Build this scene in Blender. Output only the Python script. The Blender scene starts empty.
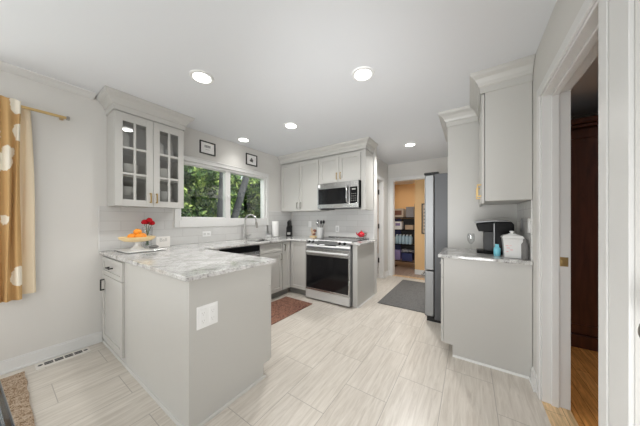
import bpy, bmesh, math, random
from mathutils import Vector, Matrix
C = bpy.context.scene.collection
PI = math.pi
random.seed(7)

# ---------------------------------------------------------------- camera, world, sun, light
F_PX, V0, YAW, EYE = 220.7, 219.9, math.radians(34.04), 1.233
cd = bpy.data.cameras.new('camera'); cam = bpy.data.objects.new('camera', cd); C.objects.link(cam)
cd.sensor_width = 36; cd.lens = F_PX/640*36; cd.shift_y = (V0-213)/640; cd.clip_start = .03
cam.location = (0, 0, EYE); cam.rotation_euler = (PI/2, 0, YAW-PI/2)
S = bpy.context.scene; S.camera = cam
S.view_settings.view_transform = 'Standard'; S.view_settings.look = 'None'
S.view_settings.gamma = 1; S.view_settings.exposure = 0.08; S.view_settings.use_curve_mapping = False
w = bpy.data.worlds.new('sky'); S.world = w; w.use_nodes = True
w.node_tree.nodes['Background'].inputs[0].default_value = (.90, .95, 1, 1)
w.node_tree.nodes['Background'].inputs[1].default_value = 1.1
def light(name, kind, loc, rot, energy, size=None, sy=None, col=(1, 1, 1), shape=None, spread=None):
    l = bpy.data.lights.new(name, kind); l.energy = energy; l.color = col
    if kind == 'AREA':
        l.shape = shape or ('RECTANGLE' if sy else 'SQUARE'); l.size = size
        if sy: l.size_y = sy
        if spread: l.spread = spread
    o = bpy.data.objects.new(name, l); C.objects.link(o); o.location = loc; o.rotation_euler = rot
    return o
sun = light('sun', 'SUN', (0, 0, 8), (math.radians(38), 0, math.radians(20)), 5, col=(1, .95, .85)); sun.data.angle = .02
# two unseen fill lamps added behind the camera; daylight by curtained window below
light('fill_back', 'AREA', (-3.5, 1.5, 1.25), (0, -PI/2, 0), 9, 2.1, 2.4, col=(1, .99, .97))
light('fill_side', 'AREA', (-1.5, -.36, 1.45), (-PI/2, 0, PI), 18, 1.6, 1.2, col=(1, .99, .97))
light('daylight_curtain_window', 'AREA', (-.6, 3.16, 1.4), (-PI/2, 0, 0), 24, 1.3, 1.2, col=(1, .99, .98))
# unseen fill lamps added beside and behind the camera to brighten ceiling and cabinets
def aimed(name, loc, d, energy, size, sy=None): return light(name, 'AREA', loc, Vector(d).to_track_quat('-Z', 'Y').to_euler(), energy, size, sy, col=(.98, .99, 1))
aimed('fill_bounce', (-2.2, 1.4, .6), (1, 0, .6), 14, 1.4)
aimed('fill_bounce_near', (-.2, -.1, .55), (1, .0, .5), 12, .5)
fl = aimed('fill_spot', (-.25, .25, 1.05), (3.0, 1.0, .98), 130, .5)
fl.data = bpy.data.lights.new('fill_spot', 'SPOT'); fl.data.energy = 158; fl.data.spot_size = math.radians(68); fl.data.spot_blend = 1; fl.data.shadow_soft_size = .25; fl.data.color = (.98, .99, 1)
aimed('daylight_sink_window', (2.07, 3.42, 2.25), (0, -1, -.55), 14, 1.3, .3)
LAMPS = [(1.006, 1.907), (1.746, .742), (2.145, 2.86), (2.173, 1.924), (3.81, .80)]
for (x, y), e_ in zip(LAMPS + [(-1, .9), (-1, 2.1), (-2.4, .9), (-2.4, 2.1)], (5.5, 3.5, 1.2, 13, 22, 4, 4, 4, 4)):  # last four, behind the camera, are unseen fill added to the ceiling
    light('downlight_beam', 'AREA', (x, y, 2.44), (0, 0, 0), e_, .13, col=(1, .985, .96), shape='DISK', spread=math.radians(112 if y > 2.5 else 150))
light('laundry_light', 'AREA', (6.2, 1.6, 2.3), (0, 0, 0), 12, .5, col=(1, .93, .84))
light('bedroom_fill', 'AREA', (1.9, -2.2, 2.4), (0, 0, 0), 14, .5, col=(1, .97, .94))  # unseen fill added to lift the dim room
light('side_room_light', 'AREA', (4.3, 2.5, 2.3), (0, 0, 0), 4, .5, col=(1, .9, .75))

# ---------------------------------------------------------------- materials
MATS = {}
def mat(name, col, rough=.5, metal=0, spec=.5, coat=0, trans=0, emit=0, alpha=1):
    m = bpy.data.materials.new(name); m.use_nodes = True
    b = m.node_tree.nodes['Principled BSDF']
    b.inputs['Base Color'].default_value = (*col, 1); b.inputs['Roughness'].default_value = rough
    b.inputs['Metallic'].default_value = metal; b.inputs['Specular IOR Level'].default_value = spec
    b.inputs['Coat Weight'].default_value = coat; b.inputs['Transmission Weight'].default_value = trans
    if emit: b.inputs['Emission Color'].default_value = (*col, 1); b.inputs['Emission Strength'].default_value = emit
    # every surface gets a slight procedural grain in its roughness
    nt = m.node_tree
    n = nt.nodes.new('ShaderNodeTexNoise'); n.inputs['Scale'].default_value = 18
    tc = nt.nodes.new('ShaderNodeTexCoord'); nt.links.new(tc.outputs['Object'], n.inputs['Vector'])
    mr = nt.nodes.new('ShaderNodeMapRange'); mr.inputs['To Min'].default_value = max(0, rough-.04); mr.inputs['To Max'].default_value = rough+.04
    nt.links.new(n.outputs['Fac'], mr.inputs['Value']); nt.links.new(mr.outputs['Result'], b.inputs['Roughness'])
    MATS[name] = m; return m
def nodes(m): return m.node_tree, m.node_tree.nodes['Principled BSDF'], m.node_tree.nodes, m.node_tree.links
def ramp(nt, stops):
    r = nt.nodes.new('ShaderNodeValToRGB'); e = r.color_ramp.elements
    while len(e) < len(stops): e.new(.5)
    for k, (p, c) in enumerate(stops): e[k].position = p; e[k].color = (*c, 1)
    return r
def world_pos(nt, scale=(1, 1, 1), loc=(0, 0, 0), rot=(0, 0, 0)):
    g = nt.nodes.new('ShaderNodeNewGeometry'); mp = nt.nodes.new('ShaderNodeMapping')
    mp.inputs['Scale'].default_value = scale; mp.inputs['Location'].default_value = loc; mp.inputs['Rotation'].default_value = rot
    nt.links.new(g.outputs['Position'], mp.inputs['Vector']); return mp
def noise(nt, vec, scale, detail=4, rough=.6, dist=0):
    n = nt.nodes.new('ShaderNodeTexNoise'); n.inputs['Scale'].default_value = scale
    n.inputs['Detail'].default_value = detail; n.inputs['Roughness'].default_value = rough; n.inputs['Distortion'].default_value = dist
    if vec: nt.links.new(vec, n.inputs['Vector'])
    return n
def bump(nt, h, b, strength=.1, dist=.01):
    bp = nt.nodes.new('ShaderNodeBump'); bp.inputs['Strength'].default_value = strength; bp.inputs['Distance'].default_value = dist
    nt.links.new(h, bp.inputs['Height']); nt.links.new(bp.outputs['Normal'], b.inputs['Normal'])

mat('wall_paint', (.66, .645, .615), .6); mat('ceiling_paint', (.74, .752, .77), .8, spec=.2)
mat('trim_white', (.71, .705, .69), .35); mat('cabinet_paint', (.52, .51, .482), .38)
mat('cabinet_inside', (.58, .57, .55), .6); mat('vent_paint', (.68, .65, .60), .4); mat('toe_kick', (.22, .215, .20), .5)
mat('steel', (.62, .62, .62), .26, 1); mat('steel_brushed', (.34, .345, .35), .5, .8); mat('steel_dark', (.24, .245, .25), .4, .7); mat('chrome', (.46, .45, .43), .28, 1)
mat('brass', (.62, .44, .20), .3, 1); mat('nickel', (.34, .32, .29), .35, 1); mat('iron', (.02, .02, .02), .4, .4)
mat('black_glass', (.008, .008, .009), .10, 0, .4); mat('black_plastic', (.005, .005, .0055), .35, spec=.12); mat('steel_light', (.70, .70, .695), .55, .6)
mat('fridge_grey', (.10, .102, .108), .45, .2); mat('porcelain', (.80, .80, .79), .15, coat=.3); mat('white_plastic', (.82, .82, .81), .35)
mat('slot_dark', (.015, .015, .015), .6); mat('dish_grey', (.62, .62, .61), .3)
mat('red_petals', (.42, .006, .012), .7, spec=.2); mat('stem_green', (.05, .13, .05), .6); mat('orange_peel', (.95, .33, .02), .45)
mat('pale_wood', (.86, .66, .36), .45); mat('stone_grey', (.16, .155, .15), .6); mat('paper', (.85, .84, .82), .8)
mat('card', (.80, .77, .73), .7); mat('ink', (.08, .075, .07), .7); mat('ink_light', (.45, .44, .42), .7); mat('frame_black', (.025, .022, .02), .4)
mat('red_enamel', (.60, .012, .03), .2, coat=.6); mat('blue_plastic', (.22, .62, .74), .3); mat('pink_print', (.80, .42, .42), .6)
mat('bronze_brown', (.20, .08, .05), .5); mat('lamp_glow', (1, .98, .95), .5, emit=6)
mat('orange_wall', (.72, .47, .23), .7); mat('bedroom_wall', (.42, .41, .39), .8)
mat('cork_brown', (.30, .19, .11), .7)
mat('table_black', (.012, .016, .022), .12, coat=.6)
mat('lining_cloth', (.80, .68, .50), .8); mat('table_top', (.25, .30, .34), .08, coat=.6)
mat('beige_plastic', (.55, .47, .38), .6); mat('navy', (.02, .03, .12), .5); mat('violet', (.25, .2, .4), .5); mat('water_blue', (.42, .58, .68), .25)
mat('teal', (.03, .18, .18), .5); mat('tan', (.48, .36, .25), .7); mat('grey_cloth', (.28, .28, .30), .8); mat('label_white', (.85, .85, .85), .5)
mat('brick_outside', (.35, .33, .3), .8); mat('lawn', (.07, .14, .03), .9); mat('switch_grey', (.25, .25, .25), .5)

def glass(name, tint=(1, 1, 1), ior=1.45):
    m = bpy.data.materials.new(name); m.use_nodes = True; nt = m.node_tree; nt.nodes.clear()
    o = nt.nodes.new('ShaderNodeOutputMaterial'); mx = nt.nodes.new('ShaderNodeMixShader')
    t = nt.nodes.new('ShaderNodeBsdfTransparent'); t.inputs[0].default_value = (*tint, 1)
    g = nt.nodes.new('ShaderNodeBsdfGlossy'); g.inputs['Roughness'].default_value = .02
    f = nt.nodes.new('ShaderNodeLayerWeight'); f.inputs['Blend'].default_value = (ior-1)*.45
    pw = nt.nodes.new('ShaderNodeMath'); pw.operation = 'POWER'; pw.inputs[1].default_value = 3; nt.links.new(f.outputs['Facing'], pw.inputs[0])
    ma = nt.nodes.new('ShaderNodeMath'); ma.operation = 'MULTIPLY_ADD'; ma.inputs[1].default_value = .5; ma.inputs[2].default_value = .07; nt.links.new(pw.outputs[0], ma.inputs[0])
    nt.links.new(ma.outputs[0], mx.inputs[0]); nt.links.new(t.outputs[0], mx.inputs[1]); nt.links.new(g.outputs[0], mx.inputs[2])
    nt.links.new(mx.outputs[0], o.inputs[0]); MATS[name] = m; return m
glass('window_glass', (.96, .98, .97), 1.3); glass('cabinet_glass', (.90, .90, .89), 1.4); glass('clear_glass', (.95, .955, .955), 1.5)

# floor tile
m = mat('floor_tile', (.6, .57, .52), .3); nt, b, N, L = nodes(m)
mp = world_pos(nt, loc=(-1.485+.62*20, -.157+.3055*20, 0))
br = N.new('ShaderNodeTexBrick'); br.offset = .5; br.inputs['Scale'].default_value = 1
br.inputs['Brick Width'].default_value = .62; br.inputs['Row Height'].default_value = .3055; br.inputs['Mortar Size'].default_value = .0022
br.inputs['Color1'].default_value = (0, 0, 0, 1); br.inputs['Color2'].default_value = (1, 1, 1, 1); br.inputs['Mortar'].default_value = (0, 0, 0, 1)
L.new(mp.outputs[0], br.inputs['Vector'])
mp2 = world_pos(nt, scale=(2.2, 26, 1)); addv = N.new('ShaderNodeVectorMath'); addv.operation = 'MULTIPLY_ADD'
L.new(br.outputs['Color'], addv.inputs[0]); addv.inputs[1].default_value = (7, 13, 3); L.new(mp2.outputs[0], addv.inputs[2])
n1 = noise(nt, addv.outputs[0], 1.6, 6, .65, .8)
r = ramp(nt, [(.25, (.44, .39, .335)), (.5, (.575, .53, .47)), (.72, (.67, .625, .565))]); L.new(n1.outputs['Fac'], r.inputs[0])
mx = N.new('ShaderNodeMix'); mx.data_type = 'RGBA'; L.new(br.outputs['Fac'], mx.inputs['Factor']); L.new(r.outputs[0], mx.inputs['A']); mx.inputs['B'].default_value = (.36, .33, .29, 1)
L.new(mx.outputs['Result'], b.inputs['Base Color']); bump(nt, n1.outputs['Fac'], b, .06, .004)
# wood floor
def planks(name, c1, c2, rough, rowh, rot=0):
    m = mat(name, c1, rough); nt, b, N, L = nodes(m); mp = world_pos(nt, loc=(20, 20, 0), rot=(0, 0, rot))
    br = N.new('ShaderNodeTexBrick'); br.offset = .37; br.inputs['Scale'].default_value = 1; br.inputs['Brick Width'].default_value = 1.1; br.inputs['Row Height'].default_value = rowh
    br.inputs['Mortar Size'].default_value = .0015; br.inputs['Color1'].default_value = (*c1, 1); br.inputs['Color2'].default_value = (*c2, 1); br.inputs['Mortar'].default_value = (*[q*.35 for q in c1], 1)
    L.new(mp.outputs[0], br.inputs['Vector']); mp2 = world_pos(nt, scale=(3, 30, 3), rot=(0, 0, rot)); n = noise(nt, mp2.outputs[0], 2, 5, .6, 1)
    r = ramp(nt, [(.3, (.55, .55, .55)), (.7, (1.15, 1.15, 1.15))]); L.new(n.outputs['Fac'], r.inputs[0])
    mx = N.new('ShaderNodeMix'); mx.data_type = 'RGBA'; mx.blend_type = 'MULTIPLY'; mx.inputs['Factor'].default_value = 1
    L.new(br.outputs['Color'], mx.inputs['A']); L.new(r.outputs[0], mx.inputs['B']); L.new(mx.outputs['Result'], b.inputs['Base Color'])
planks('oak_floor', (.62, .27, .07), (.75, .36, .11), .25, .075); planks('grey_plank', (.33, .24, .19), (.42, .32, .26), .4, .14); planks('threshold_oak', (.72, .50, .27), (.74, .52, .29), .4, .3)
def grain(name, c1, c2, rough, scale):
    m = mat(name, c1, rough); nt, b, N, L = nodes(m); mp = world_pos(nt, scale=scale); n = noise(nt, mp.outputs[0], 3, 6, .6, 1.2)
    r = ramp(nt, [(.3, c1), (.7, c2)]); L.new(n.outputs['Fac'], r.inputs[0]); L.new(r.outputs[0], b.inputs['Base Color'])
grain('dark_walnut', (.045, .014, .008), (.09, .028, .016), .3, (6, 6, .7)); grain('bark', (.05, .055, .065), (.10, .10, .11), .9, (6, 6, 1))
# granite
m = mat('granite', (.7, .7, .7), .07, coat=.2); nt, b, N, L = nodes(m)
mp = world_pos(nt, scale=(1, 1.5, 1), rot=(0, 0, .5)); n1 = noise(nt, mp.outputs[0], 6, 9, .72, 1.2); n2 = noise(nt, mp.outputs[0], 60, 4, .75)
r1 = ramp(nt, [(.32, (.20, .19, .18)), (.44, (.47, .46, .445)), (.56, (.64, .635, .62)), (.75, (.76, .755, .745))]); L.new(n1.outputs['Fac'], r1.inputs[0])
r2 = ramp(nt, [(.36, (.35, .33, .32)), (.47, (1, 1, 1))]); L.new(n2.outputs['Fac'], r2.inputs[0])
mx = N.new('ShaderNodeMix'); mx.data_type = 'RGBA'; mx.blend_type = 'MULTIPLY'; mx.inputs['Factor'].default_value = .8
L.new(r1.outputs[0], mx.inputs['A']); L.new(r2.outputs[0], mx.inputs['B']); L.new(mx.outputs['Result'], b.inputs['Base Color'])
# glossy wall tile: x along the wall, z up
def tile(name, axis):
    m = mat(name, (.6, .6, .58), .16); nt, b, N, L = nodes(m); g = N.new('ShaderNodeNewGeometry'); sx = N.new('ShaderNodeSeparateXYZ'); cb = N.new('ShaderNodeCombineXYZ')
    L.new(g.outputs['Position'], sx.inputs[0]); L.new(sx.outputs[axis], cb.inputs[0])
    ad = N.new('ShaderNodeMath'); ad.inputs[1].default_value = -.915+2.04; L.new(sx.outputs[2], ad.inputs[0]); L.new(ad.outputs[0], cb.inputs[1])
    ad2 = N.new('ShaderNodeVectorMath'); ad2.inputs[1].default_value = (10.1, 0, 0); L.new(cb.outputs[0], ad2.inputs[0])
    br = N.new('ShaderNodeTexBrick'); br.inputs['Scale'].default_value = 1; br.inputs['Brick Width'].default_value = .41; br.inputs['Row Height'].default_value = .102; br.inputs['Mortar Size'].default_value = .0018
    br.inputs['Color1'].default_value = (.60, .595, .58, 1); br.inputs['Color2'].default_value = (.64, .635, .62, 1); br.inputs['Mortar'].default_value = (.47, .46, .44, 1)
    L.new(ad2.outputs[0], br.inputs['Vector']); L.new(br.outputs['Color'], b.inputs['Base Color'])
    n = noise(nt, ad2.outputs[0], 9, 2); bump(nt, n.outputs['Fac'], b, .25, .01)
tile('tile_x', 0); tile('tile_y', 1)
# textiles
def weave(name, stops, scale, sc=(1, 1, 1)):
    m = mat(name, (.4, .3, .2), .95, spec=.1); nt, b, N, L = nodes(m); mp = world_pos(nt, scale=sc)
    v = N.new('ShaderNodeTexVoronoi'); v.inputs['Scale'].default_value = scale; L.new(mp.outputs[0], v.inputs['Vector'])
    n = noise(nt, mp.outputs[0], scale*.35, 6, .7); ad = N.new('ShaderNodeMath'); ad.operation = 'MULTIPLY_ADD'; ad.inputs[1].default_value = .45
    L.new(v.outputs['Distance'], ad.inputs[0]); L.new(n.outputs['Fac'], ad.inputs[2]); r = ramp(nt, stops); L.new(ad.outputs[0], r.inputs[0]); L.new(r.outputs[0], b.inputs['Base Color'])
    bump(nt, ad.outputs[0], b, .6, .01)
weave('jute', [(.42, (.07, .04, .02)), (.60, (.22, .14, .08)), (.85, (.48, .38, .29))], 130)
weave('red_rug', [(.42, (.07, .03, .02)), (.58, (.20, .075, .05)), (.70, (.34, .20, .14)), (.8, (.12, .05, .04))], 60)
weave('grey_mat', [(.4, (.10, .10, .095)), (.8, (.16, .155, .15))], 60); weave('dark_mat', [(.4, (.05, .03, .025)), (.8, (.12, .07, .05))], 40)
# curtain print: ochre cloth with large off-white blossoms
m = mat('curtain_print', (.7, .4, .1), .85, spec=.1); nt, b, N, L = nodes(m)
tc = N.new('ShaderNodeTexCoord'); mp = N.new('ShaderNodeMapping'); mp.inputs['Scale'].default_value = (7.5, 0, 4.2); mp.inputs['Location'].default_value = (.9, 0, .62); L.new(tc.outputs['Object'], mp.inputs['Vector'])
nz = noise(nt, mp.outputs[0], 2.2, 3, .6); vm = N.new('ShaderNodeVectorMath'); vm.operation = 'MULTIPLY_ADD'; L.new(nz.outputs['Color'], vm.inputs[0]); vm.inputs[1].default_value = (.45, 0, .45); L.new(mp.outputs[0], vm.inputs[2])
v = N.new('ShaderNodeTexVoronoi'); v.inputs['Scale'].default_value = 1; v.inputs['Randomness'].default_value = .8; L.new(vm.outputs[0], v.inputs['Vector'])
r = ramp(nt, [(.10, (.62, .42, .2)), (.12, (.84, .78, .66)), (.36, (.84, .78, .66)), (.38, (.56, .355, .16))]); L.new(v.outputs['Distance'], r.inputs[0]); L.new(r.outputs[0], b.inputs['Base Color'])
b.inputs['Subsurface Weight'].default_value = 0
# leaves
m = mat('leaf', (.12, .25, .04), .6); nt, b, N, L = nodes(m); g = N.new('ShaderNodeNewGeometry')
n = noise(nt, g.outputs['Position'], 2.2, 4, .7); r = ramp(nt, [(.38, (.012, .045, .02)), (.5, (.08, .18, .035)), (.62, (.50, .62, .18))]); L.new(n.outputs['Fac'], r.inputs[0]); L.new(r.outputs[0], b.inputs['Base Color'])

# ---------------------------------------------------------------- mesh helpers
class MB:
    def __init__(s): s.bm = bmesh.new()
    def box(s, x0, x1, y0, y1, z0, z1):
        x0, x1 = sorted((x0, x1)); y0, y1 = sorted((y0, y1)); z0, z1 = sorted((z0, z1))
        v = [s.bm.verts.new(p) for p in ((x0,y0,z0),(x1,y0,z0),(x1,y1,z0),(x0,y1,z0),(x0,y0,z1),(x1,y0,z1),(x1,y1,z1),(x0,y1,z1))]
        for f in ((0,3,2,1),(4,5,6,7),(0,1,5,4),(1,2,6,5),(2,3,7,6),(3,0,4,7)): s.bm.faces.new([v[i] for i in f])
        return s
    def fb(s, face, p, a0, a1, z0, z1, d0, d1):            # box on a facade: a along, z up, d outwards
        if face == '-x': return s.box(p-d0, p-d1, a0, a1, z0, z1)
        if face == '+x': return s.box(p+d0, p+d1, a0, a1, z0, z1)
        if face == '-y': return s.box(a0, a1, p-d0, p-d1, z0, z1)
        return s.box(a0, a1, p+d0, p+d1, z0, z1)
    def lathe(s, c, prof, seg=20, axis='z'):
        rings = []
        for r, h in prof:
            ring = []
            for k in range(seg):
                a = 2*PI*k/seg; q = (r*math.cos(a), r*math.sin(a), h)
                if axis == 'x': q = (q[2], q[0], q[1])
                if axis == 'y': q = (q[1], q[2], q[0])
                ring.append(s.bm.verts.new((c[0]+q[0], c[1]+q[1], c[2]+q[2])))
            rings.append(ring)
        for a, b_ in zip(rings, rings[1:]):
            for k in range(seg): s.bm.faces.new((a[k], a[(k+1) % seg], b_[(k+1) % seg], b_[k]))
        s.bm.faces.new(list(reversed(rings[0]))); s.bm.faces.new(rings[-1]); return s
    def tube(s, pts, r, seg=10):
        pts = [Vector(p) for p in pts]; rings = []; rr = r if isinstance(r, (list, tuple)) else [r]*len(pts)
        up = None
        for i, p in enumerate(pts):
            d = (pts[min(i+1, len(pts)-1)]-pts[max(i-1, 0)]).normalized()
            if up is None: up = Vector((0, 0, 1)) if abs(d.z) < .9 else Vector((1, 0, 0))
            sx = d.cross(up).normalized(); up = sx.cross(d).normalized()
            rings.append([s.bm.verts.new(p+rr[i]*(math.cos(2*PI*k/seg)*sx+math.sin(2*PI*k/seg)*up)) for k in range(seg)])
        for a, b_ in zip(rings, rings[1:]):
            for k in range(seg): s.bm.faces.new((a[k], a[(k+1) % seg], b_[(k+1) % seg], b_[k]))
        s.bm.faces.new(list(reversed(rings[0]))); s.bm.faces.new(rings[-1]); return s
    def ball(s, c, r, sc=(1, 1, 1), seg=14, jitter=0):
        g = bmesh.ops.create_uvsphere(s.bm, u_segments=seg, v_segments=max(6, seg//2+2), radius=r)
        for v in g['verts']:
            j = 1+random.uniform(-jitter, jitter); v.co = Vector((v.co.x*sc[0]*j+c[0], v.co.y*sc[1]*j+c[1], v.co.z*sc[2]*j+c[2]))
        return s
    def sweep(s, prof, path, sgn=1):                        # prof (out, z) swept along xy path with mitred corners
        path = [Vector(p) for p in path]; rows = []
        for i, p in enumerate(path):
            ns = []
            if i > 0: d = (path[i]-path[i-1]).normalized(); ns.append(Vector((d.y, -d.x))*sgn)
            if i < len(path)-1: d = (path[i+1]-path[i]).normalized(); ns.append(Vector((d.y, -d.x))*sgn)
            n = ns[0] if len(ns) == 1 else (ns[0]+ns[1])/(1+ns[0].dot(ns[1]))
            rows.append([s.bm.verts.new((p.x+n.x*o, p.y+n.y*o, z)) for o, z in prof])
        k = len(prof)
        for a, b_ in zip(rows, rows[1:]):
            for j in range(k): s.bm.faces.new((a[j], a[(j+1) % k], b_[(j+1) % k], b_[j]))
        s.bm.faces.new(rows[0]); s.bm.faces.new(list(reversed(rows[-1]))); return s
    def prism(s, outer, z0, z1, holes=()):
        es = []
        for lp in [outer]+list(holes):
            vs = [s.bm.verts.new((x, y, z0)) for x, y in lp]
            es += [s.bm.edges.new((vs[i], vs[(i+1) % len(vs)])) for i in range(len(vs))]
        g = bmesh.ops.triangle_fill(s.bm, use_beauty=True, edges=es); fs = [f for f in g['geom'] if isinstance(f, bmesh.types.BMFace)]
        bmesh.ops.dissolve_limit(s.bm, angle_limit=.01, verts=list({v for f in fs for v in f.verts}), edges=list({e for f in fs for e in f.edges}))
        fs = list(s.bm.faces)
        e = bmesh.ops.extrude_face_region(s.bm, geom=fs); bmesh.ops.translate(s.bm, verts=[v for v in e['geom'] if isinstance(v, bmesh.types.BMVert)], vec=(0, 0, z1-z0)); return s
    def poly(s, pts):
        s.bm.faces.new([s.bm.verts.new(p) for p in pts]); return s
    def hexa(s, b4, t4):                                    # general box from 4 bottom and 4 top points
        v = [s.bm.verts.new(p) for p in list(b4)+list(t4)]
        for f in ((0,3,2,1),(4,5,6,7),(0,1,5,4),(1,2,6,5),(2,3,7,6),(3,0,4,7)): s.bm.faces.new([v[i] for i in f])
        return s
    def build(s, name, m, parent=None, bevel=0, smooth=False, seg=2, org=None, label=None):
        bmesh.ops.recalc_face_normals(s.bm, faces=s.bm.faces)
        o0 = Vector((0, 0, 0))
        if parent: o0 = wloc(parent)
        elif org: o0 = Vector(org)
        else:
            vs = [v.co for v in s.bm.verts]
            o0 = Vector(((min(v.x for v in vs)+max(v.x for v in vs))/2, (min(v.y for v in vs)+max(v.y for v in vs))/2, min(v.z for v in vs)))
        bmesh.ops.translate(s.bm, verts=s.bm.verts, vec=-o0)
        me = bpy.data.meshes.new(name); s.bm.to_mesh(me); s.bm.free()
        me.materials.append(MATS[m] if isinstance(m, str) else m)
        o = bpy.data.objects.new(name, me); C.objects.link(o)
        if smooth is not False:
            for p in me.polygons: p.use_smooth = True
            me.set_sharp_from_angle(angle=math.radians(smooth if smooth is not True else 40))
        if parent: o.parent = parent
        else: o.location = o0
        if bevel:
            bv = o.modifiers.new('bevel', 'BEVEL'); bv.width = bevel; bv.segments = seg; bv.limit_method = 'ANGLE'; bv.angle_limit = math.radians(35)
        if label: o['label'] = label
        return o
def wloc(o):
    v = Vector(o.location)
    while o.parent: o = o.parent; v = v+Vector(o.location)
    return v
def thing(name, label, cat, loc, group=None):
    o = bpy.data.objects.new(name, None); C.objects.link(o); o.empty_display_size = .05; o.location = loc
    o['label'] = label; o['category'] = cat
    if group: o['group'] = group
    return o
def tag(o, label, cat, group=None, kind=None):
    o['label'] = label; o['category'] = cat
    if group: o['group'] = group
    if kind: o['kind'] = kind
    return o
def struct(o): o['kind'] = 'structure'; return o
def copy_tree(o, parent=None):
    c = o.copy(); C.objects.link(c)
    if parent: c.parent = parent
    for ch in list(o.children): copy_tree(ch, c)
    return c
def text_mesh(parent, name, body, size, m, mtx, depth=.0006):
    cu = bpy.data.curves.new(name, 'FONT'); cu.body = body; cu.size = size; cu.extrude = depth; cu.align_x = 'CENTER'; cu.align_y = 'CENTER'
    t = bpy.data.objects.new(name, cu); C.objects.link(t)
    dg = bpy.context.evaluated_depsgraph_get(); me = bpy.data.meshes.new_from_object(t.evaluated_get(dg)); bpy.data.objects.remove(t)
    me.transform(Matrix.Translation(-wloc(parent)) @ mtx); me.materials.clear(); me.materials.append(MATS[m])
    o = bpy.data.objects.new(name, me); C.objects.link(o); o.parent = parent; return o

# ---------------------------------------------------------------- room shell
YW, YR, XR, ZC = 3.10, -.408, 3.505, 2.464
ER = YR-.135            # far side of the right wall
WX0, WX1, WZ0, WZ1 = 1.335, 2.812, 1.226, 2.015          # rough opening of the sink window
struct(MB().box(-3.6, 4.95, YR, YW, -.1, 0).build('floor', 'floor_tile'))
struct(MB().box(-3.7, 8, -3.6, 4.2, ZC, ZC+.25).build('ceiling', 'ceiling_paint'))
ww = MB(); CX0, CX1, CZ0, CZ1 = -1.30, .08, .78, 2.03   # curtained window
for x0, x1, z0, z1 in ((-3.6, CX0, 0, ZC), (CX0, CX1, 0, CZ0), (CX0, CX1, CZ1, ZC), (CX1, WX0, 0, ZC), (WX0, WX1, 0, WZ0), (WX0, WX1, WZ1, ZC), (WX1, XR+.115, 0, ZC)):
    ww.box(x0, x1, YW, YW+.15, z0, z1)
struct(ww.build('wall_window_side', 'wall_paint'))
struct(MB().box(XR, XR+.115, 1.29, YW, 0, ZC).build('wall_range_side', 'wall_paint'))
DX0, DX1, DZ = 1.250, 2.10, 2.085
rw = MB()
for x0, x1, z0, z1 in ((-3.6, -2.3, 0, ZC), (-2.3, -.7, 0, .85), (-2.3, -.7, 2.05, ZC), (-.7, .25, 0, ZC), (.25, 1.065, 2.085, ZC), (1.065, DX0, 0, ZC), (DX0, DX1, DZ, ZC), (DX1, 5.07, 0, ZC)):
    rw.box(x0, x1, ER, YR, z0, z1)
struct(rw.build('wall_right', 'wall_paint'))
bw = MB()
for y0, y1, z0, z1 in ((YR, .4, 0, ZC), (.4, 2.6, 2.2, ZC), (2.6, YW, 0, ZC)): bw.box(-3.7, -3.6, y0, y1, z0, z1)
struct(bw.build('wall_behind', 'wall_paint'))
# hall end
HX = 4.95
hs = MB()
for x0, x1, z0, z1 in ((XR+.115, 3.85, 0, ZC), (3.85, 4.60, 2.06, ZC), (4.60, HX, 0, ZC)): hs.box(x0, x1, 1.5, 1.6, z0, z1)
struct(hs.build('wall_hall_side', 'wall_paint'))
fw = MB()
for y0, y1, z0, z1 in ((YR, .74, 0, ZC), (.74, 1.405, 2.10, ZC), (1.405, 1.6, 0, ZC)): fw.box(HX, HX+.12, y0, y1, z0, z1)
struct(fw.build('wall_hall_end', 'wall_paint'))
# rooms beyond
struct(MB().box(4.95, 7.5, .3, 2.8, -.1, -.002).build('floor_laundry', 'grey_plank'))
struct(MB().box(7.3, 7.4, .3, 2.8, 0, ZC).build('wall_laundry_back', 'orange_wall'))
struct(MB().box(5.4, 5.5, .3, 1.03, 0, ZC).build('wall_laundry_near', 'orange_wall'))
struct(MB().box(5.5, 7.3, .93, 1.03, 0, ZC).build('wall_laundry_right', 'orange_wall'))
struct(MB().box(5.07, 7.3, 2.6, 2.7, 0, ZC).build('wall_laundry_left', 'orange_wall'))
struct(MB().box(5.07, 7.3, .3, 2.6, 2.36, 2.40).build('ceiling_laundry', 'ceiling_paint'))
struct(MB().box(3.62, 5.07, 1.6, 3.1, -.1, -.002).build('floor_side_room', 'grey_plank'))
struct(MB().box(3.62, 5.07, 3.0, 3.1, 0, ZC).build('wall_side_room', 'wall_paint'))
struct(MB().box(0, 4.2, -3.5, ER, -.1, -.002).build('floor_bedroom', 'oak_floor'))
struct(MB().box(3.85, 3.95, -3.5, ER, 0, ZC).build('wall_bedroom_back', 'bedroom_wall'))
struct(MB().box(0, 3.95, -3.6, -3.5, 0, ZC).build('wall_bedroom_side', 'bedroom_wall'))
struct(MB().box(-.1, 0, -3.5, ER, 0, ZC).build('wall_bedroom_near', 'bedroom_wall'))
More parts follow.
